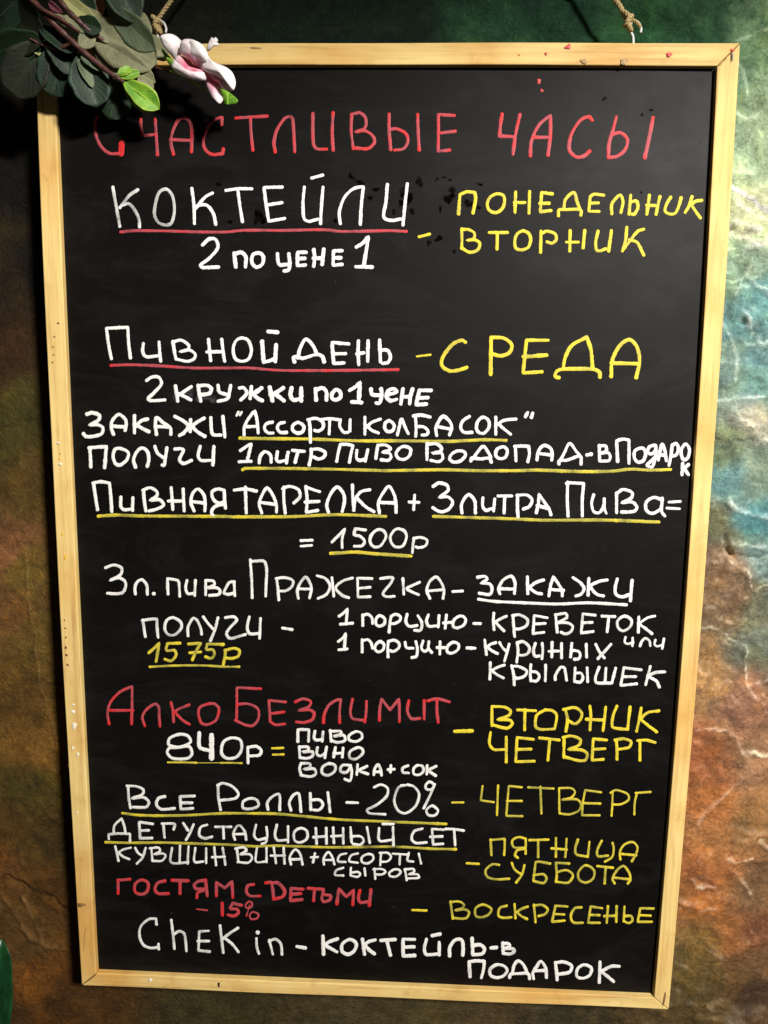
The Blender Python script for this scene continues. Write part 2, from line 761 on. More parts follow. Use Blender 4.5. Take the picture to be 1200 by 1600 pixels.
255,242 290,235 325,265 320,300 290,315 262,312
362,245 350,290 360,320 385,318
402,245 405,290 400,335
460,240 458,325
440,292 500,290
515,245 515,330
575,245 568,325
572,285 610,290 625,310 615,335 590,338
660,250 662,325
715,250 735,290 765,330
805,250 760,300 728,335
w или white 15
890,208 885,235 900,248 935,240
932,212 930,260
975,260 985,235 1005,215 1030,230 1035,260
1065,225 1060,250 1075,262 1105,255
1115,218 1105,275
w крылышек white 17
98,358 95,455
180,372 140,385 105,405
105,405 140,430 175,448
222,375 235,430 238,488
222,380 260,380 310,405 300,435 260,450 240,445
335,370 332,420 335,465
338,410 370,415 385,440 370,465 345,465
422,372 420,465
478,458 480,430 510,385 532,390 545,462
595,388 590,470
595,420 630,420 640,450 625,472 600,470
665,388 668,470
735,385 715,440 720,475 800,478
775,390 770,470
832,390 810,478
982,400 880,388c 862,492c 955,482
875,440 950,440
1035,380 1020,440 1008,488
1120,412 1070,415 1020,435
1025,440 1070,465 1088,500
w Алко red 17
@150 1060 4
82,285 72,220 90,150 150,85 225,50c 225,150 222,285
85,200 232,200
305,298 290,240 320,190 370,160 392,180 395,240 400,300
468,150 480,200 485,272
582,165 520,190 490,210
490,210 540,260 585,288
700,160 650,180 640,220 660,280 700,288 750,260 768,190 740,160 700,160
w БЕЗЛИМИТ red 17
1030,65 880,58c 880,150 878,265c
870,262 930,290 980,295 1015,250 1010,190 950,160 885,162
1185,148 1080,138c 1085,210 1088,270c 1120,290 1180,285
1095,220 1175,210
@420 1060 3.75
155,138 200,120 245,135 235,165 175,188c 240,185 265,205 255,240 210,258 160,255
320,260 325,210 350,160 390,130 422,122c 415,190 415,260
490,122 478,190 490,235 550,245
572,135 570,200 562,258
648,245 650,180 660,120c 710,185c 762,120c 765,190 765,255
820,130 812,190 835,235 885,235
910,130 910,240
930,132 985,120 1060,138
985,125 985,190 992,258
w 840р white 19
@150 1060 4
520,350 460,375 455,415 510,430 580,425 600,470 570,500 480,500 445,465 460,435 520,430 590,400 575,360 520,350
!24 645,340 648,430 705,450
!32 722,355 722,500
845,372 795,400 785,470 820,500 880,490 910,440 900,385 845,372
948,430 950,530
948,432 1000,425 1032,450 1020,480 960,485
u 840 yellow 12
448,525 540,525 628,528
!5 628,528 780,528
780,528 850,528 912,530
d equals_sign yellow 14
1100,437 1170,435
1105,477 1172,475
w пиво white 17
@420 1060 3.75
170,370 170,300c 235,300c 232,370
270,310 265,350 280,362 310,358
318,312 312,368
360,305 365,370
360,310 420,310 425,325 380,340c 440,335 445,365 400,375 370,365
508,312 470,335 470,360 510,370 545,350 540,320 508,312
w вино white 17
178,400 182,465
178,402 230,402 228,425 195,432c 255,430 255,455 225,468 182,465
285,405 280,440 300,455 330,440
338,402 328,465
390,405 380,460
380,440 430,438
435,408 430,462
520,405 475,430 475,465 510,472 550,440 548,415 520,405
w водка white 17
188,498 180,530 190,568
188,498 240,500 240,522 205,532c 265,530 275,560 245,575 190,568
350,500 315,520 312,555 345,568 385,545 388,510 350,500
480,510 430,510 420,545 455,550 480,520 485,560 475,600 445,590
520,505 515,565
575,515 530,540 580,560
615,565 620,530 640,505 655,535 660,568
622,548 655,548
d plus_sign white 17
715,510 712,550
698,535 735,532
w сок white 17
815,512 785,525 785,550 820,555
870,510 848,530 850,560 880,565 905,545 900,515 870,510
928,510 925,562
980,515 938,540 978,570
d dash yellow 20
@700 1080 3.4286
35,215 130,213
w ВТОРНИК yellow 16
235,85 235,185
235,82 300,85 335,105 325,130 265,152c 330,155 345,175 315,198 235,180
372,100 410,102 470,105
412,100 410,208
520,100 475,130 470,190 500,205 572,202c 582,130 560,105 520,100
628,95 640,150 632,215
618,98 680,88 715,115 710,150 680,175 640,155
760,80 765,130 760,208
742,150 830,155
845,85 838,150 830,212
905,80 885,130 880,190 910,200 960,205
975,85 962,205
1035,90 1025,150 1010,215
1130,105 1070,115 1030,150
1030,150 1080,190 1118,218
w ЧЕТВЕРГ yellow 16
228,220 222,280 245,312 305,312
312,245 312,380
458,258 370,248c 362,378c 462,375
375,312 445,310
490,250 595,262
545,262 535,370
622,245 620,355c
615,248 660,240 710,260 700,290 645,312c 715,315 745,335 735,370 690,370 620,350
850,262 778,255c 772,370c 832,365
778,312 842,308
902,262 905,320 905,365
895,262 940,255 980,270 970,300 910,312
1028,265 1028,370
1015,265 1060,262 1110,275
d dash yellow 10
22,597 82,597
w ЧЕТВЕРГ yellow 12
185,508 175,585c 245,595
268,505 262,665
395,515 325,508c 312,668c 398,670
315,588 395,588
430,515 565,522
495,512 500,655
595,520 597,655
595,520 660,520 680,540 660,570 610,582c 690,580 712,605 700,640 650,660 597,655
820,542 735,530c 722,600 718,665c 812,665
725,600 815,602
882,535 880,600 876,668
870,545 900,530 960,550 968,580 930,605 885,608
1012,545 1000,600 998,660
1005,545 1085,540
w Все white 18
@150 1210 4
200,75 205,150 215,212
192,72 250,75 295,95 290,125 225,150c 300,145 330,175 310,205 230,205
430,138 390,150 378,190 410,218 490,212
615,135 525,138c 530,218c 605,212
530,178 600,178
w Роллы white 18
762,65 765,140 778,222
760,70 790,55 850,75 890,120 870,150 780,162
965,150 920,170 920,210 970,215 1015,195 1005,160 965,150
1075,220 1070,180 1100,140 1145,125 1148,222
@430 1210 3.871
95,218 85,170 110,125 140,115 150,160 155,225
212,115 215,215
215,155 270,155 288,185 265,215 230,215
318,110 332,228
d dash white 16
432,170 500,172
w 20% white 16
598,78 640,62 680,85 675,130 620,180 555,215 570,235 665,242
760,68 795,65c 745,80 720,160 745,220 790,235 850,190 870,120 840,75 800,62
935,45 910,65 915,90 945,90 960,65 935,45
965,60 930,140 898,205
950,190 915,215 925,245 965,248 985,220 950,190
u Все_Роллы_20% yellow 4.2
@0 0 1
191,1270.5 215,1273.5 250,1274.5 300,1273.5 345,1271 400,1271 430,1271.5 470,1275 530,1280.5 610,1284 697,1287.5
d dash yellow 12
@430 1210 3.871
1070,170 1138,170
w ДЕГУСТАЦИОННЫЙ white 16
@150 1210 4
110,368 115,320 160,275c 175,320 185,370
80,405 78,375c 140,370 212,372c 212,418
355,310 270,298c 275,400c 350,398
275,352 330,350
420,308 428,395
412,308 490,310 485,345
545,305 575,350
610,312 590,360 562,410
695,315 655,330 645,380 680,400 725,390
745,328 845,328
795,330 798,400
868,408 858,370 880,325 900,320 930,360 938,408
860,375 930,372
1000,315 988,380 1010,408 1060,400
1065,330 1070,380 1060,425 1035,435
1130,315 1118,380 1135,412 1190,410
1200,325 1200,425
@430 1210 3.871
155,325 115,350 118,400 150,412 190,390 192,345 155,325
245,325 250,420
232,380 300,375
308,325 310,418
350,322 355,415
340,375 410,370
410,325 412,418
455,320 462,410
460,375 515,375 535,400 515,425 470,422
555,320 572,415
628,325 625,390 640,405 710,395
712,320 715,430
650,300 715,300
w СЕТ white 16
890,328 840,345 825,390 850,415 915,412
1020,335 948,330c 955,425c 1015,420
938,378 1010,375
1030,330 1085,332 1140,340
1082,335 1088,428
u ДЕГУСТАЦИОННЫЙ_СЕТ yellow 4
@0 0 1
165,1316 200,1317 250,1316.5 300,1318 360,1320 400,1322.5 430,1321.5 480,1323 530,1324 600,1323 640,1324 670,1326 712,1327
w КУВШИН white 15
@150 1210 4
120,450 130,490 140,540
218,458 170,470 138,490
140,490 170,515 208,530
245,460 262,490 290,510
310,460 290,520 255,558
345,460 352,540
335,462 390,458 400,480 360,500c 420,495 435,510 410,540 352,540
475,460 470,550 575,550c
525,445 522,550
578,450 572,558
620,460 615,545 670,545
688,462 688,555
738,455 750,568
725,518 805,515
792,460 808,565
w ВИНА white 15
880,465 890,545
870,465 920,455 940,475 900,500c 960,500 975,525 950,552 885,548
1005,460 1000,545 1060,545
1065,460 1065,548
1110,455 1125,555
1092,508 1180,508
1172,455 1178,558
@430 1210 3.871
95,545 88,500 120,455 150,480 165,545
95,515 160,512
d plus_sign white 14
240,478 228,532
215,502 258,500
w ассорти white 14
295,545 292,510 320,470 345,500 358,545
295,518 350,518
430,478 390,490 380,525 425,530
500,478 460,490 448,525 500,535
560,482 525,500 525,530 560,538 592,515 590,490 560,482
640,475 635,550
632,475 680,475 700,500 680,525 640,530
710,480 800,485
755,485 752,545
808,475 800,520 835,528
868,480 882,540
w сыров white 14
412,565 370,580 362,608 412,612
458,565 455,608
458,595 500,590 515,605 495,620 455,612
540,568 545,612
600,570 605,632
592,575 640,572 668,588 645,605 608,605
720,575 690,595 695,615 730,618 758,595 750,578 720,575
785,575 795,640
782,575 835,572 840,590 805,605c 860,605 870,625 795,630
d dash yellow 15
@720 1290 3.871
35,228 108,232
w ПЯТНИЦА yellow 15
180,85 185,178
178,88 265,80c 265,130 262,178
392,80 350,70 312,90 320,130 385,135
392,80 392,170
385,140 340,150 328,180 345,195
415,88 530,85
468,90 468,190
575,75 575,188
548,138 640,145
640,80 632,190
708,85 692,140 700,175 765,188c
778,98 768,190
852,92 825,150 830,185 890,182
918,105 925,140 915,190 872,218
965,205 962,160 990,115 1040,100 1068,130 1060,170 1035,215
972,172 1060,180
w СУББОТА yellow 15
232,238 190,235 150,270 160,310 210,325 292,322
308,225 325,265 365,295
385,240 370,295 335,345
540,230 470,218 452,222c 445,280 438,335c
440,300 500,295 518,320 500,348 440,335
655,230 575,225c 580,300 575,340c
580,282 640,270 678,300 650,345 578,340
755,240 712,280 715,325 755,345 800,320 805,270 755,240
825,245 920,255
875,250 870,350
930,350 918,320 945,270 985,245 1020,290 1025,330 1010,350
925,315 1020,325
d dash yellow 15
@440 1370 4
815,208 905,211
w ВОСКРЕСЕНЬЕ yellow 15
1055,155 1070,262
1055,158 1110,155 1140,175 1130,195 1085,210c 1150,205 1172,225 1150,260 1070,258
@720 1290 3.871
135,478 90,500 90,545 120,555 165,540 185,505 135,478
278,485 235,500 228,545 255,558 305,555
325,475 330,560
405,490 365,505 335,525
340,525 370,550 400,565
442,478 448,540 452,585
440,485 490,480 525,505 510,535 470,548
645,490 572,485c 552,582c 628,575
570,535 625,538
730,495 690,500 665,545 680,585 738,588
855,500 785,490c 770,588c 840,588
780,540 838,542
890,488 882,588
868,548 940,545
942,488 940,582
990,490 985,580
988,548 1030,548 1038,575 1015,590 985,578
1165,502 1085,500c 1070,582c 1155,582
1080,542 1148,545
w ГОСТЯМ red 20
@160 1355 4
98,80 98,165
95,82 172,75
245,80 205,105 205,155 245,170 280,150 285,100 245,80
390,85 345,100 328,140 350,165 412,165
435,82 535,85
485,88 485,165
645,82 600,88 575,110 585,135 640,135
645,90 655,180
630,145 595,160 590,190
712,180 712,95c 765,130c 810,90c 815,190
w с red 18
945,108 910,115 900,155 925,180 988,180
w Детьми red 20
1020,98 1055,98 1070,195 1070,200c
1055,98 1100,100 1140,150 1125,185 1070,200
@440 1370 4
135,78 58,72c 55,150c 128,142
60,110 120,105
165,72 255,78
205,80 200,150
262,80 252,130 260,155 300,145 305,118 265,112
345,170 352,120 358,75c 405,125c 450,82c 445,175
490,85 480,130 492,160 545,155
558,80 548,180
w 15% red 20
@160 1355 4
!10 588,262 655,270
748,225 750,300
870,238 815,225c 800,258 840,262 850,285 820,305 785,298
!12 915,215 895,235 900,255 930,250 935,225 915,215
!10 920,240 900,305
!12 940,280 920,300 930,325 965,320 975,295 940,280
w ChEKin white 17
338,358 335,322c 290,325 240,370 232,430 255,485 300,505 350,500c
350,480 352,512
430,330 442,430 450,510
445,420 480,400 510,415 520,460 525,525
665,398 605,402c 600,520c 670,528
595,462 665,462
735,365 745,450 755,535
848,380 800,410 750,450
760,440 810,480 850,530
!28 970,408 972,408
962,445 965,500 978,540
1042,455 1065,545
1040,465 1080,450 1115,480 1122,545
d dash white 22
@440 1370 4
95,436 148,445
w коктейль white 22
258,370 262,485
350,388 300,405 268,428
270,428 310,450 345,470
425,392 380,420 378,465 415,485 455,460 465,415 425,392
505,390 518,485
585,395 545,405 515,430
520,430 550,460 580,482
620,398 710,392
658,400 670,450 680,490
832,392 758,390c 760,495c 832,492
762,440 828,438
905,390 892,450 905,485 985,482
985,410 985,490
940,368 990,358
1050,495 1052,440 1085,395 1125,395 1135,440 1132,490
@690 1450 4
190,65 195,165
195,110 240,105 268,130 255,160 195,168
d dash white 24
308,125 342,122
w в white 20
382,92 385,160
382,95 420,100 425,118 390,128c 445,130 455,145 430,162 390,160
w подарок white 20
172,215 178,305
170,212 215,205 268,208c 262,260 248,312
345,230 305,255 305,295 340,310 385,300 410,265 390,238 345,230
440,285 455,230 480,205 515,235 535,285
425,310 430,290 480,285 540,285 550,318
575,318 570,280 595,240 620,208 650,250 655,310
575,268 650,265
710,215 718,270 722,325
712,218 760,212 812,235 800,275 730,290
890,230 850,255 845,300 880,315 925,295 935,250 890,230
990,212 985,340
1110,240 1060,240 1000,270
1000,275 1040,305 1075,335
'''

# ------------------------------------------------------------------ the wall
def vnoise(X, Z, cell, seed):
    r = np.random.default_rng(seed)
    N = 128
    g = r.random((N, N))
    u = X / cell; v = Z / cell
    iu = np.floor(u).astype(int); iv = np.floor(v).astype(int)
    fu = u - iu; fv = v - iv
    fu = fu * fu * (3 - 2 * fu); fv = fv * fv * (3 - 2 * fv)
    a = g[iu % N, iv % N]; b = g[(iu + 1) % N, iv % N]
    c = g[iu % N, (iv + 1) % N]; d = g[(iu + 1) % N, (iv + 1) % N]
    return (a * (1 - fu) + b * fu) * (1 - fv) + (c * (1 - fu) + d * fu) * fv
def fbm(X, Z, cell, seed, octv=4, gain=0.5):
    s = 0; a = 1; t = 0
    for i in range(octv):
        s = s + a * vnoise(X + 13.7 * i, Z + 7.3 * i, cell / 2 ** i, seed + i); t += a; a *= gain
    return s / t
def sstep(x, a, b):
    t = np.clip((x - a) / (b - a), 0, 1); return t * t * (3 - 2 * t)

WALL_Y = 0.045
def axis(lo, hi, flo, fhi, fine, coarse):
    a = np.arange(flo, fhi + 1e-9, fine)
    return np.concatenate([np.arange(lo, flo - coarse / 2, coarse), a, np.arange(fhi + coarse, hi + 1e-9, coarse)])
xs = axis(-1.3, 1.3, -0.46, 0.46, 0.0016, 0.012)
zs = axis(-0.8, 1.9, -0.16, 1.06, 0.0016, 0.012)
# the band hidden behind the board needs no fine grid
xs = np.concatenate([xs[xs < -0.24], np.arange(-0.235, 0.22, 0.012), xs[xs > 0.225]])
GX, GZ = np.meshgrid(xs, zs, indexing='ij')

# wall point -> photo pixel, only to look up where the mural's colours, its painted-in shade and trowel marks sit
def wall_px(X, Z):
    P = np.stack([X - CAM[0], np.full_like(X, WALL_Y) - CAM[1], Z - CAM[2]], -1)
    Q = P @ R.T
    q = np.maximum(Q[..., 2], 0.05)
    return Q[..., 0] / q * FOC + 600, Q[..., 1] / q * FOC + 800

wx = X0 = GX + 0.018 * (fbm(GX, GZ, 0.05, 3) - 0.5) + 0.03 * (fbm(GX, GZ, 0.14, 31) - 0.5)
wz = GZ + 0.018 * (fbm(GX, GZ, 0.05, 5) - 0.5) + 0.03 * (fbm(GX, GZ, 0.14, 35) - 0.5)
H = 0.0035 * (fbm(GX, GZ, 0.16, 21, 3) - 0.5)
f1 = fbm(wx, wz, 0.085, 41, 5, 0.55); f2 = fbm(wx, wz, 0.06, 57, 5, 0.55); f3 = fbm(wx, wz, 0.11, 77, 4, 0.5)
rough_amt = 0.22 + 0.78 * sstep(GX, -0.1, 0.3) * (0.55 + 0.45 * sstep(GZ, 0.25, 0.45))
H += 0.0020 * rough_amt * sstep(f1, 0.50, 0.515) + 0.0014 * rough_amt * sstep(f2, 0.54, 0.552) + 0.0012 * rough_amt * sstep(fbm(wx * 1.2, wz * 0.8, 0.035, 63, 4, 0.6), 0.55, 0.565) - 0.0008 * rough_amt * sstep(f3, 0.60, 0.63)
rg = 1 - np.abs(2 * fbm(wx, wz, 0.10, 601, 4, 0.5) - 1); rg2 = 1 - np.abs(2 * fbm(wx * 0.9 + 0.3 * wz, wz, 0.055, 621, 4, 0.5) - 1)
H += rough_amt * (0.011 * (rg ** 3 - 0.5) + 0.0065 * (rg2 ** 3 - 0.5))
rv = fbm(wx * 1.1 + 0.3 * wz, wz, 0.05, 501, 4, 0.5); rv2 = fbm(wx, wz * 1.3 - 0.4 * wx, 0.03, 521, 4, 0.5)
cre = np.clip(1 - np.abs(rv - 0.5) * 26, 0, 1) ** 1.5 * sstep(fbm(GX, GZ, 0.05, 541, 2), 0.45, 0.65)
cre2 = np.clip(1 - np.abs(rv2 - 0.5) * 22, 0, 1) ** 1.5 * sstep(fbm(GX, GZ, 0.04, 551, 2), 0.5, 0.65)
H += 0.0011 * rough_amt * cre + 0.0008 * rough_amt * cre2
H += 0.0009 * (fbm(GX, GZ, 0.014, 91, 4) - 0.5) * (0.4 + rough_amt) + 0.0005 * (fbm(GX * 0.6 + GZ * 0.5, GZ * 1.6 - GX, 0.008, 95, 3) - 0.5)

RIDGES = [  # half width px, height mm, lightness of the dry-brushed, highlight-painted crest, points
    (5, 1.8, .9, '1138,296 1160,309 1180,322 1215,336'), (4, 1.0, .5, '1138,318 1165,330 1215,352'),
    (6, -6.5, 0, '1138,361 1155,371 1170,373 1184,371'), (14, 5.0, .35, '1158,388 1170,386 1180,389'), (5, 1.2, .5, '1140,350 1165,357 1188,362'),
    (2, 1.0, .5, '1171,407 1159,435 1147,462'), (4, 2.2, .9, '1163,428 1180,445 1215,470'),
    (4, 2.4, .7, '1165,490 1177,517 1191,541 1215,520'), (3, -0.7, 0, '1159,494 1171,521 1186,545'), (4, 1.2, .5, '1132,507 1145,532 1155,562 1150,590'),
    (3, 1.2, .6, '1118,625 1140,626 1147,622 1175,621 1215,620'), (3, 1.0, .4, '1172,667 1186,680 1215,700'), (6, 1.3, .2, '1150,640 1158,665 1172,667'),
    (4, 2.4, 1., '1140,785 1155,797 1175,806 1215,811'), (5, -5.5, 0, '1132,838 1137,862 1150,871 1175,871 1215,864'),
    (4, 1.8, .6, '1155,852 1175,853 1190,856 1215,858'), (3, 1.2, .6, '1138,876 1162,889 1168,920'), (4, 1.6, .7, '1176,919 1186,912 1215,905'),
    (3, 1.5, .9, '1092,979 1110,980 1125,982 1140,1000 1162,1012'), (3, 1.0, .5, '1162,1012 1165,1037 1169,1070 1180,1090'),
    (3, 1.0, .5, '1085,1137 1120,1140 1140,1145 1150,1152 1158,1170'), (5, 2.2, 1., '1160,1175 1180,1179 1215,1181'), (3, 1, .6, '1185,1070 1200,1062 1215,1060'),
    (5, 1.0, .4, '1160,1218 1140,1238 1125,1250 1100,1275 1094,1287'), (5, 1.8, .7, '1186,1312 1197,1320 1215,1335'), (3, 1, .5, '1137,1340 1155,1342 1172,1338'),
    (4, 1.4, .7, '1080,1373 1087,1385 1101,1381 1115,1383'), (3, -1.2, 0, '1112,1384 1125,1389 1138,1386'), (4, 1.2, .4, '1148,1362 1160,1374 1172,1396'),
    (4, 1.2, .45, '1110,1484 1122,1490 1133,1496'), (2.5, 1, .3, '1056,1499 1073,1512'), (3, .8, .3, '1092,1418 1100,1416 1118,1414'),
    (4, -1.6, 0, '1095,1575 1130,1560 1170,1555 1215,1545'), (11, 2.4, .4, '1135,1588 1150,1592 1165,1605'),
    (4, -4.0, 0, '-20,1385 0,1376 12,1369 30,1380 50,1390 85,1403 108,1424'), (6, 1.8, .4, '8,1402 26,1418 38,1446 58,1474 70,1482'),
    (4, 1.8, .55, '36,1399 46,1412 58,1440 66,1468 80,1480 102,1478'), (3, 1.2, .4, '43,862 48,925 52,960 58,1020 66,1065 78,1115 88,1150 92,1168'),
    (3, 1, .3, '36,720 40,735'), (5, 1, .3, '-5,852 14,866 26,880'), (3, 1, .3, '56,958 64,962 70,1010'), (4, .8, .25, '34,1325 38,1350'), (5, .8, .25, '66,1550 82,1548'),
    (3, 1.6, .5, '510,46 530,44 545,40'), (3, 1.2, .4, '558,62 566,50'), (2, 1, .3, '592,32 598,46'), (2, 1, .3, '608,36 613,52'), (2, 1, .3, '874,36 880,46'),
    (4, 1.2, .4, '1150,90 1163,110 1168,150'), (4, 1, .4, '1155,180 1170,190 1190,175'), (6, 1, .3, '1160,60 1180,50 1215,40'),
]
PX, PZ = wall_px(GX, GZ)
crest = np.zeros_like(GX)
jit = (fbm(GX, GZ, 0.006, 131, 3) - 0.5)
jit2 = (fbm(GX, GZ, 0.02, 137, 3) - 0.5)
for hw, hmm, li, pts in RIDGES:
    q = [tuple(map(float, p.split(','))) for p in pts.split()]
    x0 = min(a for a, b in q) - 4 * hw - 10; x1 = max(a for a, b in q) + 4 * hw + 10
    y0 = min(b for a, b in q) - 4 * hw - 10; y1 = max(b for a, b in q) + 4 * hw + 10
    msk = (PX > x0) & (PX < x1) & (PZ > y0) & (PZ < y1)
    ii = np.nonzero(msk)
    if len(ii[0]) == 0: continue
    ax = PX[ii] + 5 * jit2[ii] * 2; az = PZ[ii] + 5 * jit[ii] * 2
    best = np.full(ax.shape, 1e9)
    for (a, b), (c, d) in zip(q, q[1:]):
        L = (c - a) ** 2 + (d - b) ** 2 + 1e-9
        t = np.clip(((ax - a) * (c - a) + (az - b) * (d - b)) / L, 0, 1)
        best = np.minimum(best, np.hypot(ax - a - t * (c - a), az - b - t * (d - b)))
    w = hw * (0.8 + 1.2 * (jit2[ii] + 0.3))
    w = np.maximum(w, 1.0)
    w *= 0.8
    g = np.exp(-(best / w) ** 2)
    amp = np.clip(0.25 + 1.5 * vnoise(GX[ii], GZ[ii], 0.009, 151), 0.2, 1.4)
    (a, b), (c, d) = q[0], q[-1]
    side = np.sign((c - a) * (az - b) - (d - b) * (ax - a))
    if hmm > 0:
        H[ii] += hmm * 0.001 * amp * (0.75 * g + 0.55 * (side > 0) * np.exp(-(best / (5 * w)) ** 1.5))
    else:
        H[ii] += hmm * 0.001 * amp * g
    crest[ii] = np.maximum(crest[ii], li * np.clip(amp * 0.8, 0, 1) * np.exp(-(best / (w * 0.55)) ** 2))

ANCH = [(300,30,30,34,24),(450,50,20,36,24),(600,45,20,38,26),(800,55,42,78,54),(1000,52,36,76,48),(900,40,30,62,42),(1080,48,40,78,50),(960,60,44,84,54),(1100,45,52,84,58),(1185,60,122,150,110),
 (1170,150,130,155,120),(1160,250,135,160,125),(1180,330,168,176,132),(1150,420,120,150,125),(1185,480,84,140,144),(1150,520,88,140,140),(1150,560,104,132,120),
 (1185,600,90,140,144),(1185,650,178,174,152),(1135,700,112,130,98),(1150,750,96,146,148),(1190,740,140,158,132),(1130,820,104,104,72),(1190,830,74,140,148),(1115,900,122,92,64),
 (1180,880,100,130,124),(1190,950,112,112,88),(1140,940,120,88,62),(1110,1050,150,108,72),(1195,1010,104,112,98),(1170,1100,142,92,72),(1100,1180,150,76,46),(1180,1190,164,122,90),
 (1100,1250,168,90,46),(1100,1290,166,98,54),(1185,1280,150,98,58),(1080,1340,152,80,42),(1085,1400,158,86,44),(1180,1400,138,88,58),(1150,1440,152,84,42),(1190,1440,120,62,40),(1080,1480,124,90,46),(1180,1500,110,74,46),
 (1100,1570,84,68,38),(1150,1530,112,84,50),(1190,1560,74,56,40),
 (-20,100,30,44,22),(20,200,40,30,18),(40,300,13,9,6),(10,200,20,18,8),(60,420,12,9,6),(30,250,12,9,6),(10,380,34,30,15),(30,450,34,28,17),(15,560,46,34,20),(30,650,62,64,32),(10,700,66,66,32),(40,750,78,68,34),(12,860,122,92,66),(45,900,92,84,42),(20,960,104,82,50),  # upper-left near-blacks carry the foliage's shade in the wall colour
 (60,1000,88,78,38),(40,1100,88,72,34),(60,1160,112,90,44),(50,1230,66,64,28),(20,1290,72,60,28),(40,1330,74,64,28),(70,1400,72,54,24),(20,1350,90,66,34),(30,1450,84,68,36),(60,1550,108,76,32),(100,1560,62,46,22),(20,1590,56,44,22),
 (95,1300,56,50,24),(300,1580,62,54,28),(600,1590,74,64,38),(900,1590,62,54,34),(600,800,60,60,40)]
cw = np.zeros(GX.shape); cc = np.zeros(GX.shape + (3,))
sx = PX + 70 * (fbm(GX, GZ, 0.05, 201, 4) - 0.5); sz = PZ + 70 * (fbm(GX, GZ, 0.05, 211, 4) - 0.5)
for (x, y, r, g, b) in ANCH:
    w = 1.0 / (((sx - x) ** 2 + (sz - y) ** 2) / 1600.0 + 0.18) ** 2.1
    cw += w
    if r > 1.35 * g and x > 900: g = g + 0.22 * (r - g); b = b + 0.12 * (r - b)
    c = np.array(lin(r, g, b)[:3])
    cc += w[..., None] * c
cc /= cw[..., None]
# pigment variation: uneven glazes of ochre and teal; low relief is darker
gz1 = fbm(wx, wz, 0.035, 301, 5, 0.6); gz2 = fbm(wx, wz, 0.02, 311, 5, 0.6)
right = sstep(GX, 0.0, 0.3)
cc *= (0.72 + 0.56 * gz1)[..., None]
och = sstep(gz2, 0.54, 0.72)[..., None] * 0.45
cc = cc * (1 - och) + och * (cc * np.array([1.45, 1.3, 0.85]))
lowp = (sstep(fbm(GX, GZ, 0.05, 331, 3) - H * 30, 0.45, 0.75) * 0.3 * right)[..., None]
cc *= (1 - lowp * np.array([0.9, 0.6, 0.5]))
# dry-brushed paint plus painted-in highlights on crests and on the flake edges
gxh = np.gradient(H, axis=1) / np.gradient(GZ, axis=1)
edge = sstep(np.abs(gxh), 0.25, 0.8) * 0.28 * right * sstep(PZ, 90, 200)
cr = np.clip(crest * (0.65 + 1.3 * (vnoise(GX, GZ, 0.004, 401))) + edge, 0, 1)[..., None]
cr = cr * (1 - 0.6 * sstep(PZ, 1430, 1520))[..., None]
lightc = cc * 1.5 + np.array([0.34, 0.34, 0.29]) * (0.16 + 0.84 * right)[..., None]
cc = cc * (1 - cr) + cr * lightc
lft = (1 - sstep(GX, -0.3, -0.2))[..., None] * sstep(PZ, 100, 500)[..., None]
cc = cc * (1 + lft * np.array([0.25, -0.03, -0.28]))
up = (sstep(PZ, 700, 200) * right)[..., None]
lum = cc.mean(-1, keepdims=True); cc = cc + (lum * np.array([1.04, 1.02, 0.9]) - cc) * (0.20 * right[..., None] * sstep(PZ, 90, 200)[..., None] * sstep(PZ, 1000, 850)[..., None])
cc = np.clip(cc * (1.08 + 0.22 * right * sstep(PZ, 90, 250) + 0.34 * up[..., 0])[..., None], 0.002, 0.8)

nx, nz = GX.shape
V = np.stack([GX, WALL_Y - H, GZ], -1).reshape(-1, 3).astype(np.float32)
idx = np.arange(nx * nz).reshape(nx, nz)
q = np.stack([idx[:-1, :-1], idx[1:, :-1], idx[1:, 1:], idx[:-1, 1:]], -1).reshape(-1, 4).astype(np.int32)
me = bpy.data.meshes.new('wall')
me.vertices.add(len(V)); me.vertices.foreach_set('co', V.ravel())
me.loops.add(q.size); me.loops.foreach_set('vertex_index', q.ravel())
me.polygons.add(len(q)); me.polygons.foreach_set('loop_start', np.arange(0, q.size, 4, dtype=np.int32))
me.polygons.foreach_set('use_smooth', np.ones(len(q), dtype=bool))
me.update(calc_edges=True)
ca = me.color_attributes.new('pigment_and_shading', 'FLOAT_COLOR', 'POINT')
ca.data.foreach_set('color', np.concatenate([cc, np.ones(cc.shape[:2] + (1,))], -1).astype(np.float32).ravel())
s = NT('painted_plaster')
vc = s.n('ShaderNodeAttribute', attribute_name='pigment_and_shading').outputs['Color']
c = s.coord()
g = s.noise(c, 260.0, 5, 0.7); g2 = s.noise(c, 60.0, 5, 0.65, dist=0.5)
col = s.mix(1.0, vc, s.ramp(g2, [(0.3, (0.62, 0.62, 0.62)), (0.5, (0.95, 0.95, 0.95)), (0.72, (1.3, 1.25, 1.15))]), 'MULTIPLY')
col = s.mix(1.0, col, s.ramp(g, [(0.3, (0.72, 0.72, 0.72)), (0.7, (1.25, 1.25, 1.25))]), 'MULTIPLY')
crk = s.mth('ABSOLUTE', s.mth('SUBTRACT', s.noise(c, 26.0, 7, 0.68, dist=0.5), 0.5))
col = s.mix(s.ramp(crk, [(0.0, (0.55, 0.55, 0.55)), (0.012, (0, 0, 0))]), col, s.mix(1.0, col, (0.35, 0.33, 0.30, 1), 'MULTIPLY'))
s.set('Base Color', col); s.set('Roughness', 0.58); s.set('Specular IOR Level', 0.2)
g3 = s.mth('ABSOLUTE', s.mth('SUBTRACT', s.noise(c, 75.0, 8, 0.72, dist=0.8), 0.5))
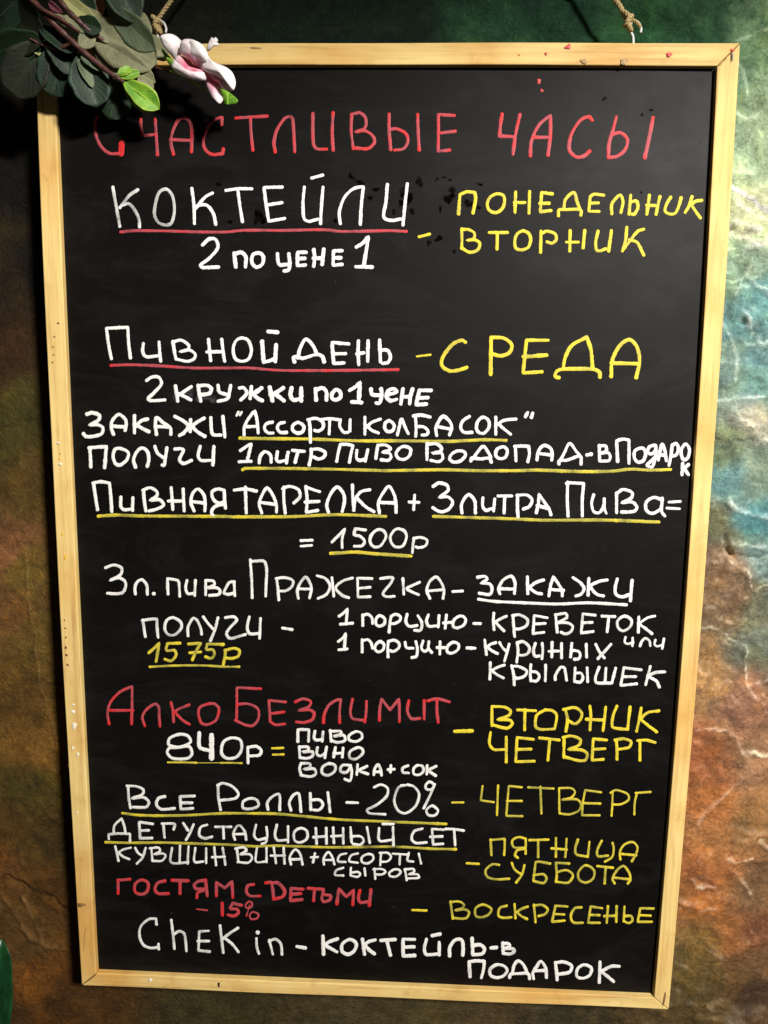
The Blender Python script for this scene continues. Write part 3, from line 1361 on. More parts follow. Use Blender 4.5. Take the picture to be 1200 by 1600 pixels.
g3 = s.mth('POWER', s.mth('SUBTRACT', 1.0, s.mth('MULTIPLY', g3, 3.0), clamp=True), 3.0)
g4 = s.noise(s.coord((1, 1, 2.2)), 620.0, 4, 0.75)
s.bump(s.mth('ADD', s.mth('ADD', g, s.mth('MULTIPLY', g2, 0.8)), s.mth('ADD', s.mth('MULTIPLY', g3, 0.55), s.mth('MULTIPLY', g4, 0.6))), 1.0, 0.0016)
me.materials.append(s.m)
wall = bpy.data.objects.new('wall', me); COL.objects.link(wall)
wall['kind'] = 'structure'

# ------------------------------------------------------------------ the menu board
board = thing('menu_board', 'black handwritten menu board in a pale pine frame hanging on the painted wall', 'menu board', (0, 0, 0))
T_RAIL = 0.018; RECESS = 0.006; PANEL_Y = RECESS
def pts(sx): return [tuple(map(float, p.split(','))) for p in sx.split()]
def interp_line(P, n, ax):
    P = np.array(P); t = np.linspace(P[0][ax], P[-1][ax], n)
    o = np.stack([np.interp(t, P[:, ax], P[:, 0]), np.interp(t, P[:, ax], P[:, 1])], -1)
    return o
def smooth_line(P, n, ax):
    P = np.array(P); k = 2 if len(P) > 3 else 1
    t = np.linspace(P[0][ax], P[-1][ax], n)
    c = np.polyfit(P[:, ax], P[:, 1 - ax], k)
    v = np.polyval(c, t)
    # keep the ends exact
    e0 = P[0][1 - ax] - v[0]; e1 = P[-1][1 - ax] - v[-1]
    u = np.linspace(0, 1, n); v = v + e0 * (1 - u) + e1 * u
    return np.stack([v, t], -1) if ax == 1 else np.stack([t, v], -1)
CTL, CTR, CBR, CBL = (53.5, 70), (1157, 67), (1045, 1577.5), (128, 1540)
ITL, ITR, IBR, IBL = (84, 103), (1121, 103), (1022, 1559), (150.5, 1521)
RAILS = [
    ('v', [CTL, (57,150), (74,550), (93,950), (115,1350), CBL], [ITL, (86,150), (103,550), (121.5,950), (140.6,1350), IBL]),
    ('v', [CTR, (1147.5,200), (1121,600), (1095.5,1000), (1069,1350), CBR], [ITR, (1116,200), (1092,600), (1068.5,1000), (1043.5,1350), IBR]),
    ('h', [CTL, (360,68), (900,65.5), CTR], [ITL, (360,102), (900,100.5), ITR]),
    ('h', [CBL, (600,1561), CBR], [IBL, (690,1546.5), IBR]),
]
for kind, outer, inner in RAILS:
    ax = 1 if kind == 'v' else 0
    n = 24
    O = smooth_line(outer, n, ax); I = smooth_line(inner, n, ax)
    vo = [at(*p, 0.0) for p in O]; vi = [at(*p, 0.0) for p in I]
    verts = []; faces = []
    for k in range(n):
        # pull the mitred ends apart by a hair
        a, b = vo[k].copy(), vi[k].copy()
        if k in (0, n - 1):
            sgn = 1 if k == 0 else -1
            d = (vo[1] - vo[0]) if k == 0 else (vo[-2] - vo[-1])
            d = d / np.linalg.norm(d) * 0.00035
            a += d; b += d
        for p, yy in ((a, 0.0), (b, 0.0), (b, T_RAIL), (a, T_RAIL)):
            verts.append((p[0], yy + 0.0004 * math.sin(k * 0.7 + ax), p[2]))
    for k in range(n - 1):
        for e in range(4):
            a = 4 * k + e; b = 4 * k + (e + 1) % 4
            faces.append((a, b, b + 4, a + 4))
    faces += [(0, 3, 2, 1), (4 * n - 4, 4 * n - 3, 4 * n - 2, 4 * n - 1)]
    o = mesh_obj('frame_rail', verts, faces, M_wood_v if kind == 'v' else M_wood_h, board)
    bm = bmesh.new(); bm.from_mesh(o.data); bmesh.ops.recalc_face_normals(bm, faces=bm.faces)
    bm.to_mesh(o.data); bm.free()
    bv = o.modifiers.new('bevel', 'BEVEL'); bv.width = 0.0009; bv.segments = 2; bv.limit_method = 'ANGLE'; bv.angle_limit = math.radians(50)
# panel
pc = [at(x, y, 0.0) for x, y in ((70, 87), (1139, 85), (1034, 1569), (139, 1531))]
verts = [(p[0], yy, p[2]) for yy in (PANEL_Y, PANEL_Y + 0.004) for p in pc]
mesh_obj('panel', verts, [(0, 3, 2, 1), (4, 5, 6, 7), (0, 1, 5, 4), (1, 2, 6, 5), (2, 3, 7, 6), (3, 0, 4, 7)], M_panel, board)

# ---- lettering
def spline(P, corner, step):
    """Catmull-Rom through P, sharp where corner[i]"""
    segs = []; cur = [0]
    for i in range(1, len(P)):
        cur.append(i)
        if corner[i] and i < len(P) - 1:
            segs.append(cur); cur = [i]
    segs.append(cur)
    out = [P[0]]
    for sg in segs:
        Q = [np.array(P[i]) for i in sg]
        if len(Q) == 1: continue
        closed = len(Q) > 4 and np.allclose(Q[0], Q[-1])
        for i in range(len(Q) - 1):
            p1, p2 = Q[i], Q[i + 1]
            if closed:
                p0 = Q[i - 1] if i else Q[-2]; p3 = Q[i + 2] if i + 2 < len(Q) else Q[1]
            else:
                p0 = Q[i - 1] if i else 2 * p1 - p2; p3 = Q[i + 2] if i + 2 < len(Q) else 2 * p2 - p1
            L = np.linalg.norm(p2 - p1); k = max(2, int(L / step))
            # centripetal-ish tangents
            t1 = (p2 - p0) * 0.5; t2 = (p3 - p1) * 0.5
            l0 = np.linalg.norm(p1 - p0) + 1e-6; l2 = np.linalg.norm(p3 - p2) + 1e-6
            t1 *= min(1.0, 2 * L / (L + l0)); t2 *= min(1.0, 2 * L / (L + l2))
            for j in range(1, k + 1):
                t = j / k
                out.append((2*t**3-3*t*t+1)*p1 + (t**3-2*t*t+t)*t1 + (-2*t**3+3*t*t)*p2 + (t**3-t*t)*t2)
    return np.array(out, float)

stroke_no = [0]
class Word:
    def __init__(s): s.v = []; s.f = []; s.d = []; s.uv = []
    def stroke(s, C, width, dens, lift=1.0):
        stroke_no[0] += 1
        r = np.random.default_rng(stroke_no[0])
        n = len(C)
        if n < 2: return
        T = np.gradient(C, axis=0); T /= (np.linalg.norm(T, axis=1)[:, None] + 1e-9)
        N = np.stack([-T[:, 1], T[:, 0]], -1)
        arc = np.concatenate([[0], np.cumsum(np.linalg.norm(np.diff(C, axis=0), axis=1))])
        # slow width and density drift of a hand-held marker
        kk = max(3, int(arc[-1] / 14) + 2)
        wn = np.interp(arc, np.linspace(0, arc[-1] + 1e-6, kk), r.normal(0, 0.07, kk))
        wn2 = np.interp(arc, np.linspace(0, arc[-1] + 1e-6, max(3, int(arc[-1] / 3) + 2)), r.normal(0, 0.035, max(3, int(arc[-1] / 3) + 2)))
        dn = np.interp(arc, np.linspace(0, arc[-1] + 1e-6, kk), r.normal(0, 0.11, kk))
        W = width * 0.5 * (1 + wn + wn2)
        D = dens + dn + 0.28 * (np.exp(-arc / (width * 0.9)) + np.exp(-(arc[-1] - arc) / (width * 0.9)))
        # round caps
        rows = []
        capn = 4
        for k in range(capn, 0, -1):
            a = k / capn * math.pi / 2
            rows.append((C[0] - T[0] * W[0] * math.sin(a) * 0.95, N[0], W[0] * max(math.cos(a), 0.08), D[0]))
        for i in range(n): rows.append((C[i], N[i], W[i], D[i]))
        for k in range(1, capn + 1):
            a = k / capn * math.pi / 2
            rows.append((C[-1] + T[-1] * W[-1] * math.sin(a) * 0.95, N[-1], W[-1] * max(math.cos(a), 0.08), D[-1]))
        base = len(s.v)
        top = (0.00012 + 0.00009 * r.random()) * lift
        prof = ((-1, 0.0, -.10), (-0.72, 0.75, .04), (0, 1.0, 0.0), (0.72, 0.75, .04), (1, 0.0, -.10))
        acc = 0.0; prev = rows[0][0]
        for (c0, nn, w, dd) in rows:
            acc += float(np.hypot(*(c0 - prev))); prev = c0
            for u, h, de in prof:
                ww = w * (1 + (0.07 * r.normal() if abs(u) == 1 else 0))
                p = at(c0[0] + nn[0] * ww * u, c0[1] + nn[1] * ww * u, PANEL_Y - 0.00004 - top * h)
                s.v.append(p); s.d.append(dd + (de if dens > 0.45 else -de * 2.4 - 0.12)); s.uv.append((u * 2.2 + stroke_no[0] * 7.3, acc * 0.055))
        m_ = len(rows)
        for i in range(m_ - 1):
            for k in range(4):
                a = base + i * 5 + k
                s.f.append((a, a + 1, a + 6, a + 5))
    def build(s, name, color, label):
        o = mesh_obj(name, s.v, s.f, MATS[color], board, smooth=True, uvs=s.uv, attrs={'paint_load': s.d})
        o['label'] = label
        return o

def parse(text):
    items = []; cur = None; org = (0, 0, 1)
    for ln in text.strip().splitlines():
        if ln[0] == '@':
            a = ln[1:].split(); org = (float(a[0]), float(a[1]), float(a[2])); continue
        if ln[0] in 'wud' and ln[1] == ' ':
            a = ln.split(); cur = dict(kind=a[0], text=a[1], color=a[2], width=float(a[3]), strokes=[]); items.append(cur); continue
        faded = ln[0] == '~'
        if faded: ln = ln[1:]
        w = cur['width']
        tk = ln.split()
        if tk[0][0] == '!': w = float(tk[0][1:]); tk = tk[1:]
        P = []; K = []
        for t in tk:
            c = t.endswith('c')
            x, y = (t[:-1] if c else t).split(',')
            P.append((org[0] + float(x) / org[2], org[1] + float(y) / org[2])); K.append(c)
        cur['strokes'].append((P, K, w / org[2], faded))
    return items
DENS = {'white': 0.93, 'yellow': 0.80, 'red': 0.62}
seen_red = 0
for it in parse(LETTERING):
    W = Word()
    for P, K, w, faded in it['strokes']:
        C = spline(P, K, 1.6)
        d = DENS[it['color']]
        if it['color'] == 'white' and it['width'] / 4 > 5.4: d = 1.05
        if it['color'] == 'red' and w > 8: d = 1.2
        if it['color'] != 'red' and it['kind'] == 'w' and w < 4.6: d -= 0.14
        if it['kind'] == 'u': d = {'yellow': 0.62, 'red': 0.55, 'white': 0.9}[it['color']]
        if faded: d = 0.54
        W.stroke(C, w * 0.95, d, 1.7 if it['width'] > 26 else 1.0)
    txt = it['text'].replace('_', ' ')
    if it['kind'] == 'w': W.build('word', it['color'], '%s handwritten "%s"' % (it['color'], txt))
    elif it['kind'] == 'u': W.build('underline', it['color'], '%s line drawn under "%s"' % (it['color'], txt))
    else: W.build('dash' if txt == 'dash' else txt.replace(' ', '_'), it['color'], '%s %s' % (it['color'], txt))

# ---- small paint spots, knots, smudges
def blob(name, px, py, rx, ry, Y, mat, parent=board, lift=0.0004, seed=0, rot=0.0):
    r = random.Random(seed + int(px * 7 + py * 13))
    n = 14; v = [at(px, py, Y - lift)]; f = []
    ph = r.random() * 6
    for ring, (k, h) in enumerate(((0.65, 0.8), (1.0, 0.05))):
        for i in range(n):
            a = i / n * 2 * math.pi
            rr = k * (1 + 0.2 * math.sin(2 * a + ph) + 0.16 * math.sin(3 * a + 2 * ph) + 0.22 * r.uniform(-1, 1))
            x, y = rx * rr * math.cos(a), ry * rr * math.sin(a)
            x, y = x * math.cos(rot) - y * math.sin(rot), x * math.sin(rot) + y * math.cos(rot)
            v.append(at(px + x, py + y, Y - lift * h))
    for i in range(n):
        j = (i + 1) % n
        f.append((0, 1 + i, 1 + j)); f.append((1 + i, 1 + n + i, 1 + n + j, 1 + j))
    return mesh_obj(name, v, f, mat, parent, smooth=True, attrs={'cover': [1.0] + [0.75] * n + [0.0] * n})
def soften(m, gain=2.2, nscale=260.0):
    t = m.node_tree; bs = t.nodes['Principled BSDF']
    a = t.nodes.new('ShaderNodeAttribute'); a.attribute_name = 'cover'
    tc = t.nodes.new('ShaderNodeTexCoord'); no = t.nodes.new('ShaderNodeTexNoise'); no.inputs['Scale'].default_value = nscale; no.inputs['Detail'].default_value = 4
    t.links.new(tc.outputs['Object'], no.inputs['Vector'])
    m1 = t.nodes.new('ShaderNodeMath'); m1.operation = 'MULTIPLY_ADD'; m1.inputs[1].default_value = gain; m1.inputs[2].default_value = -gain * 0.62
    t.links.new(no.outputs['Fac'], m1.inputs[0])
    m2 = t.nodes.new('ShaderNodeMath'); m2.operation = 'ADD'; m2.use_clamp = True
    t.links.new(a.outputs['Fac'], m2.inputs[0]); t.links.new(m1.outputs[0], m2.inputs[1])
    t.links.new(m2.outputs[0], bs.inputs['Alpha'])
    return m
M_redspot = mat_flat('red_paint_spot', (0.62, 0.06, 0.05), 0.5)
M_dkred = mat_flat('dark_red_spot', (0.20, 0.035, 0.02), 0.5)
M_whspot = mat_flat('white_paint_spot', (0.82, 0.78, 0.66), 0.5, 0.05)
M_yespot = mat_flat('yellow_paint_spot', (0.78, 0.50, 0.04), 0.5, 0.1)
M_knot = mat_flat('wood_knot', (0.24, 0.13, 0.05), 0.6, 0.4, 500)
M_lknot = mat_flat('pale_wood_knot', (0.42, 0.27, 0.11), 0.6, 0.3, 500)
M_nail = mat_flat('dark_nail_hole', (0.03, 0.018, 0.012), 0.5, 0.3)
FY = -0.0006
for x, y, rx, ry in ((887.5, 73, 4.5, 4), (1046, 85, 5, 2.6), (853, 84, 2.5, 2), (811, 86, 1.5, 1.2), (1144.5, 78, 3, 2)):
    blob('paint_spot', x, y, rx, ry, FY, M_redspot, lift=0.0003)
for x, y, rx, ry in ((842, 127, 3.2, 3.8), (846.5, 141, 2, 2.8)):
    blob('paint_spot', x, y, rx, ry, PANEL_Y, M_redspot)
for x, y, r_ in ((100.7, 969, 1.2), (102, 981.6, 1.3), (103, 996, 1.5), (103, 1012, 2), (104, 1023.7, 2), (105.7, 1039, 1.9)):
    blob('paint_spot', x, y, r_, r_, FY, M_dkred, lift=0.0003)
for x, y, rx, ry in ((114.7, 1101, 2, 1.6), (114.5, 1112, 2.6, 3), (116, 1134, 4, 4.4), (113.6, 1169.4, 2, 2.5), (121.5, 1179, 2.4, 2.6), (120, 1270, 1.8, 1.4), (235, 1531.7, 3, 2.6), (94, 725, 2.5, 2.2), (91, 692, 2.3, 1.6)):
    blob('paint_spot', x, y, rx, ry, FY, M_whspot, lift=0.0004)
for x, y, rx, ry in ((101.8, 870, 2.4, 3), (97.6, 834.6, 1.5, 2.4), (93, 716, 1.4, 1.6), (94, 708, 1.2, 1.4)):
    blob('paint_spot', x, y, rx, ry, FY, M_yespot, lift=0.0003)
for x, y, rx, ry, mt in ((912.5, 95, 6, 3.2, M_lknot), (975.5, 96, 7, 3.6, M_lknot), (126, 1414, 6, 3.4, M_knot), (400, 75, 9, 1.6, M_lknot), (82, 566, 1.4, 1.4, M_knot), (84, 554, 1.2, 1.2, M_knot), (91, 505, 1.8, 1.4, M_knot), (85, 526, 1.5, 2, M_lknot),
                         (108, 1195, 1.5, 3, M_lknot), (342, 1538.5, 2.2, 3.2, M_nail), (83, 542, 1.3, 1.6, M_knot)):
    blob('wood_knot' if mt is not M_nail else 'nail_hole', x, y, rx, ry, FY, mt, lift=0.0002)
# splits in the wood near the corners
def crack(px, w, Y, mat, name='wood_crack'):
    W = Word(); C = spline(px, [False] * len(px), 2.0)
    n = len(C); T = np.gradient(C, axis=0); T /= np.linalg.norm(T, axis=1)[:, None] + 1e-9
    v = []; f = []
    for i in range(n):
        ww = w * math.sin(math.pi * (i + 0.5) / n) ** 0.6 / 2
        for sg in (-1, 1): v.append(at(C[i][0] - T[i][1] * ww * sg, C[i][1] + T[i][0] * ww * sg, Y - 0.00025))
    for i in range(n - 1): f.append((2 * i, 2 * i + 1, 2 * i + 3, 2 * i + 2))
    return mesh_obj(name, v, f, mat, board)
crack([(1144, 96), (1144.5, 88), (1144, 80)], 2.4, FY, M_nail)
crack([(1122, 103), (1131, 97), (1137, 88)], 0.9, FY, M_lknot)
crack([(1040, 1550), (1038, 1562), (1036, 1572)], 2.6, FY, M_knot)
crack([(129, 1538), (139, 1531), (150, 1523)], 2.2, FY, M_knot)
crack([(135, 1447), (132, 1465), (131, 1486)], 1.2, FY, M_lknot)
crack([(160, 1538), (220, 1541), (300, 1544)], 0.8, FY, M_lknot)

M_wet = mat_flat('wiped_patch', (0.0012, 0.001, 0.001), 0.8, 0.1, spec=0.0)
soften(M_wet)
for x, y, rx, ry in ((655, 285, 6, 8), (707, 298, 7, 8), (700, 311, 6, 8), (688, 325, 3, 5), (749, 288, 4, 3), (549, 275, 5, 5), (563, 285, 7, 4), (587, 296, 5, 4), (630, 300, 9, 6), (640, 310, 6, 9), (627, 318, 5, 6), (578, 310, 5, 3), (686, 373, 6, 4), (670, 380, 4, 4), (710, 393, 2.5, 4), (731, 318, 7, 7), (748, 324, 3, 4), (526, 345, 5, 4), (642, 305, 4, 5), (683, 280, 4, 3), (703, 281, 3, 2), (403, 338, 8, 10), (410, 345, 6, 5), (360, 347, 4, 4), (341, 288, 5, 3), (1002, 301, 2.5, 2), (1003, 179, 2, 3), (1016, 172, 5, 1.6),
                     (945, 154, 5, 3), (615, 330, 3, 4), (645, 330, 4, 6), (694, 277, 3, 2)):
    blob('wiped_patch', x, y, rx * 1.25, ry * 1.25, PANEL_Y, M_wet, lift=0.00005)
M_dent = mat_flat('chalk_dust', (0.035, 0.034, 0.031), 0.8, 0.5, 900)
soften(M_dent, 1.5, 900.0)
for x, y, rx, ry in ((1037, 138, 2, 3), (1033, 149, 1.6, 5), (1098, 122, 4, 4), (1093, 222, 3, 4), (1090, 231, 2.4, 3), (790, 128, 1.5, 2), (526, 155, 1.2, 2.5), (487, 432, 1.5, 1.5), (524, 440, 1.5, 3), (403, 1125, 2, 1.2), (577, 1063, 1.6, 1.2), (710, 1068, 1.5, 1.2),
                     (535, 205, 1.8, 1), (470, 206, 1.4, .8), (268, 1427, 4, 1), (616, 1417, 6, 1.2), (1047, 340, .8, 2), (1060, 338, .8, 2)):
    blob('chalk_dust', x, y, rx * .7, ry * .7, PANEL_Y, M_dent, lift=0.00015)
# rubbed-out chalk haze under КРУЖКИ
def mat_smear():
    s = NT('rubbed_chalk'); c = s.coord((1, 1, 1))
    n = s.noise(c, 170.0, 5, 0.75, dist=1.2)
    s.set('Base Color', s.ramp(n, [(0.42, (0.012, 0.012, 0.012)), (0.62, (0.06, 0.06, 0.065)), (0.8, (0.24, 0.24, 0.25))]))
    s.set('Roughness', 0.8); s.set('Specular IOR Level', 0.1)
    return s.m
M_smear = soften(mat_smear(), 1.6, 200.0)
for x, y, rx, ry in ((296, 616, 10, 13), (318, 618, 16, 12), (274, 619, 5, 9), (333, 624, 12, 7)):
    blob('chalk_smear', x, y, rx, ry, PANEL_Y, M_smear, lift=0.00006 + x * 1e-7)

# ------------------------------------------------------------------ tubes, twine, hooks
def tube(path, rad, seg=8, cap=True):
    P = np.array(path, float); n = len(P)
    T = np.gradient(P, axis=0); T /= np.linalg.norm(T, axis=1)[:, None] + 1e-12
    up = np.array([0.13, 0.9, 0.2]); v = []; f = []
    rad = np.full(n, rad) if np.isscalar(rad) else np.asarray(rad)
    for i in range(n):
        a = np.cross(T[i], up); a /= np.linalg.norm(a) + 1e-12; b = np.cross(T[i], a)
        for k in range(seg):
            t = 2 * math.pi * k / seg
            v.append(P[i] + rad[i] * (a * math.cos(t) + b * math.sin(t)))
    for i in range(n - 1):
        for k in range(seg):
            j = (k + 1) % seg
            f.append((i * seg + k, i * seg + j, (i + 1) * seg + j, (i + 1) * seg + k))
    f.append(tuple(range(seg))[::-1]); f.append(tuple((n - 1) * seg + k for k in range(seg)))
    return v, f
def merge(lst):
    V_, F_ = [], []
    for v, f in lst:
        o = len(V_); V_ += list(v); F_ += [tuple(i + o for i in q_) for q_ in f]
    return V_, F_
def curve3(P, n):
    P = [np.array(p, float) for p in P]
    Q = []
    for i in range(len(P) - 1):
        p0 = P[i - 1] if i else 2 * P[0] - P[1]; p1, p2 = P[i], P[i + 1]
        p3 = P[i + 2] if i + 2 < len(P) else 2 * P[-1] - P[-2]
        for j in range(n):
            t = j / n
            Q.append(0.5 * (2 * p1 + (p2 - p0) * t + (2 * p0 - 5 * p1 + 4 * p2 - p3) * t * t + (3 * p1 - p0 - 3 * p2 + p3) * t ** 3))
    Q.append(P[-1]); return np.array(Q)
def rope(P, r, pitch, n=60):
    C = curve3(P, n); T = np.gradient(C, axis=0); T /= np.linalg.norm(T, axis=1)[:, None] + 1e-12
    arc = np.concatenate([[0], np.cumsum(np.linalg.norm(np.diff(C, axis=0), axis=1))])
    out = []
    up = np.array([0.1, 1, 0.1])
    for k in range(3):
        path = []
        for i in range(len(C)):
            a = np.cross(T[i], up); a /= np.linalg.norm(a) + 1e-12; b = np.cross(T[i], a)
            t = arc[i] / pitch * 2 * math.pi + k * 2 * math.pi / 3
            path.append(C[i] + r * 0.5 * (a * math.cos(t) + b * math.sin(t)))
        out.append(tube(path, r * 0.58, 6))
    return merge(out)
M_twine = mat_flat('jute_twine', (0.56, 0.43, 0.20), 0.8, 0.25, 900, 0.2)
M_wire = NT('zinc_wire'); M_wire.set('Base Color', (0.82, 0.80, 0.80, 1)); M_wire.set('Roughness', 0.35); M_wire = M_wire.m
tw = thing('twine', 'straw coloured jute twine knotted to the wire hooks on top of the board frame', 'twine', at(980, 30, 0.012))
TY = 0.010
top = at(570, -395, WALL_Y - 0.004)
kr = at(980, 31, TY); kl = at(243, 36, TY)
mesh_obj('cord', *rope([kr, at(972, 16, TY), at(962, 1, TY), at(930, -32, TY + 0.002), at(750, -214, TY + .01), top], 0.0021, 0.009, 40), M_twine, tw, True)
mesh_obj('cord', *rope([kl, at(255, 18, TY), at(268, 0, TY), at(290, -30, TY + 0.002), at(440, -230, TY + .01), top], 0.0018, 0.009, 40), M_twine, tw, True)
def knot(px, py, sc=1.0):
    c0 = at(px, py, TY - 0.001); out = []
    for k, (dx, dz, ra, rz, tl) in enumerate(((0, 0.003, 1.0, 0.2, .3), (0.001, -0.001, 1.15, -0.4, -.2), (0.002, -0.005, 0.9, 0.5, .5))):
        p = []
        for i in range(21):
            a = 2 * math.pi * i / 20 * 1.02
            v = np.array([0.0032 * ra * math.cos(a), 0.0032 * ra * math.sin(a), 0.0018 * math.cos(a) * (1 if k % 2 else -1)]) * sc
            M = Matrix.Rotation(rz, 3, 'Y') @ Matrix.Rotation(tl, 3, 'X')
            v = np.array(M @ Vector(v))
            p.append(c0 + v + np.array([dx, 0, dz]) * sc)
        out.append(rope(p, 0.0020 * sc, 0.007, 2))
    return merge(out)
mesh_obj('knot', *knot(980, 31), M_twine, tw, True)
mesh_obj('knot', *knot(244, 36, 0.9), M_twine, tw, True)
mesh_obj('loose_end', *rope([at(984, 33, TY - .003), at(991, 32, TY - .005), at(997, 37, TY - .005), at(1001, 43, TY - .004)], 0.0013, 0.006, 10), M_twine, tw, True)
# wire hooks screwed into the top rail
for xo, nm in ((0, 0), (-742, 1)):
    P = [at(1001 + xo, 51, TY - .004), at(1001.5 + xo, 44, TY - .004), at(997 + xo, 35, TY - .003), at(988 + xo, 33, TY), at(985.5 + xo, 41, TY), at(986 + xo, 50, TY), at(989 + xo, 57, TY), at(989.5 + xo, 66, TY), at(989.5 + xo, 72, TY)]
    mesh_obj('hook', *tube(curve3(P, 8), 0.0010, 8), M_wire, board, True)

# ------------------------------------------------------------------ foliage
DS = 0.62
def mat_leaf(name, c_main, c_dark, c_vein, rough=0.5, edge=None, spec=0.4, transl=0.0):
    s = NT(name)
    uv = s.n('ShaderNodeUVMap').outputs[0]
    sep = s.n('ShaderNodeSeparateXYZ', {0: uv})
    u, v = sep.outputs[0], sep.outputs[1]
    au = s.mth('ABSOLUTE', s.mth('SUBTRACT', u, 0.5))
    n = s.noise(s.coord(), 70.0, 5, 0.65)
    n2 = s.noise(s.coord(), 500.0, 3, 0.6)
    col = s.mix(s.ramp(n, [(0.35, (0, 0, 0)), (0.68, (1, 1, 1))]), c_dark, c_main)
    # side veins: stripes slanting away from the midrib
    st = s.mth('SINE', s.mth('MULTIPLY', s.mth('SUBTRACT', v, s.mth('MULTIPLY', au, 0.9)), 48.0))
    st = s.ramp(st, [(0.86, (0, 0, 0)), (1.0, (0.35, 0.35, 0.35))])
    col = s.mix(st, col, c_vein)
    mr = s.ramp(au, [(0.0, (0.8, 0.8, 0.8)), (0.035, (0, 0, 0))])
    col = s.mix(mr, col, c_vein)
    if edge: col = s.mix(s.ramp(au, [(0.38, (0, 0, 0)), (0.5, (0.6, 0.6, 0.6))]), col, edge)
    col = s.mix(0.25, col, s.ramp(n2, [(0.3, (0.0, 0.0, 0.0)), (0.7, (0.5, 0.5, 0.45))]), 'SOFT_LIGHT')
    bl = s.noise(s.coord(), 160.0, 6, 0.7, dist=1.0)
    col = s.mix(s.ramp(bl, [(0.60, (0, 0, 0)), (0.74, (0.55, 0.55, 0.55))]), col, tuple(v * k for v, k in zip(c_dark[:3], (1.5, 0.9, 0.8))) + (1,))
    s.set('Base Color', col); s.set('Roughness', rough); s.set('Specular IOR Level', spec)
    s.bump(s.mth('ADD', st, s.mth('MULTIPLY', n, 1.5)), 0.4, 0.0008)
    return s.m
LM = {  # dark, blue and olive are darkened to hold the left side's shade
    'pale': mat_leaf('pale_olive_leaf', (0.29, 0.285, 0.165, 1), (0.17, 0.185, 0.105, 1), (0.34, 0.335, 0.20, 1), 0.6, spec=0.25),
    'teal': mat_leaf('pale_teal_leaf', (0.16, 0.20, 0.115, 1), (0.07, 0.105, 0.06, 1), (0.24, 0.27, 0.16, 1), 0.55, spec=0.3),
    'dark': mat_leaf('dark_shaded_green_leaf', (0.015, 0.038, 0.014, 1), (0.006, 0.017, 0.007, 1), (0.032, 0.062, 0.026, 1), 0.5, edge=(0.022, 0.055, 0.026, 1), spec=0.25),
    'blue': mat_leaf('shaded_blue_green_leaf', (0.022, 0.048, 0.026, 1), (0.008, 0.018, 0.010, 1), (0.045, 0.075, 0.045, 1), 0.5, edge=(0.040, 0.085, 0.055, 1), spec=0.25),
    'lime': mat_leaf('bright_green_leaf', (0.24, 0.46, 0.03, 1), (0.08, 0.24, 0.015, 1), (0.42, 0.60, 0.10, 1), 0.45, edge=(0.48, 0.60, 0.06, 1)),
    'olive': mat_leaf('shaded_olive_leaf', (0.018, 0.024, 0.009, 1), (0.008, 0.011, 0.005, 1), (0.028, 0.034, 0.014, 1), 0.6),
    'straw': mat_leaf('yellowed_leaf', (0.44, 0.42, 0.17, 1), (0.27, 0.28, 0.11, 1), (0.52, 0.50, 0.24, 1), 0.6),
}
def leaf_mesh(b, t, wpx, db, dt, roll=0.0, fold=0.12, curl=0.10, peak=0.5, tipr=0.5, wave=0.0, nu=10, nv=16, seed=0):
    db *= DS; dt *= DS
    B = at(*b, -db); T_ = at(*t, -dt)
    ax = T_ - B; L = np.linalg.norm(ax); ax = ax / L
    mid = (B + T_) / 2; view = CAM - mid; dist = view @ -R[2] * -1
    dist = abs((mid - CAM) @ R[2]); wm = wpx * dist / FOC
    view /= np.linalg.norm(view)
    side = np.cross(ax, view); side /= np.linalg.norm(side); nor = np.cross(side, ax)
    c, s_ = math.cos(roll), math.sin(roll)
    wm = wm / max(0.45, abs(c))
    side, nor = side * c + nor * s_, nor * c - side * s_
    r = random.Random(seed); ph = r.random() * 6
    v = []; uv = []; f = []
    for j in range(nv + 1):
        tt = j / nv
        # rounded ovate outline; "peak" = where it is widest
        x = tt ** (math.log(0.5) / math.log(peak))
        w = (max(0.0, math.sin(math.pi * x))) ** tipr
        w = max(w, 0.03)
        w *= 1 + 0.05 * math.sin(9 * tt + ph) + 0.03 * math.sin(23 * tt + 2 * ph)
        for i in range(nu + 1):
            uu = i / nu * 2 - 1
            off = fold * wm * (abs(uu) ** 1.3) * w + curl * L * (tt * tt - 0.3 * tt) * -1
            off += wave * wm * math.sin(5 * tt + ph) * uu * w
            p = B + ax * L * tt + side * (uu * w * wm / 2) + nor * off
            v.append(p); uv.append((i / nu, tt))
    for j in range(nv):
        for i in range(nu):
            a = j * (nu + 1) + i
            f.append((a, a + 1, a + nu + 2, a + nu + 1))
    return v, f, uv
def leaf(parent, mat, b, t, w, db, dt, name='leaf', label=None, thick=0.0005, **k):
    v, f, uv = leaf_mesh(b, t, w, db, dt, seed=int(b[0] * 3 + t[1]), **k)
    o = mesh_obj(name, v, f, mat, parent, smooth=True, uvs=uv)
    so = o.modifiers.new('thick', 'SOLIDIFY'); so.thickness = thick; so.offset = 0
    if label: o['label'] = label
    return o
sprig = thing('artificial_sprig', 'artificial leafy branch with one pink and white blossom over the board corner', 'artificial plant', at(60, -20, -0.05))
L = lambda m_, b, t, w, db, dt, **k: leaf(sprig, LM[m_], b, t, w, db, dt, **k)
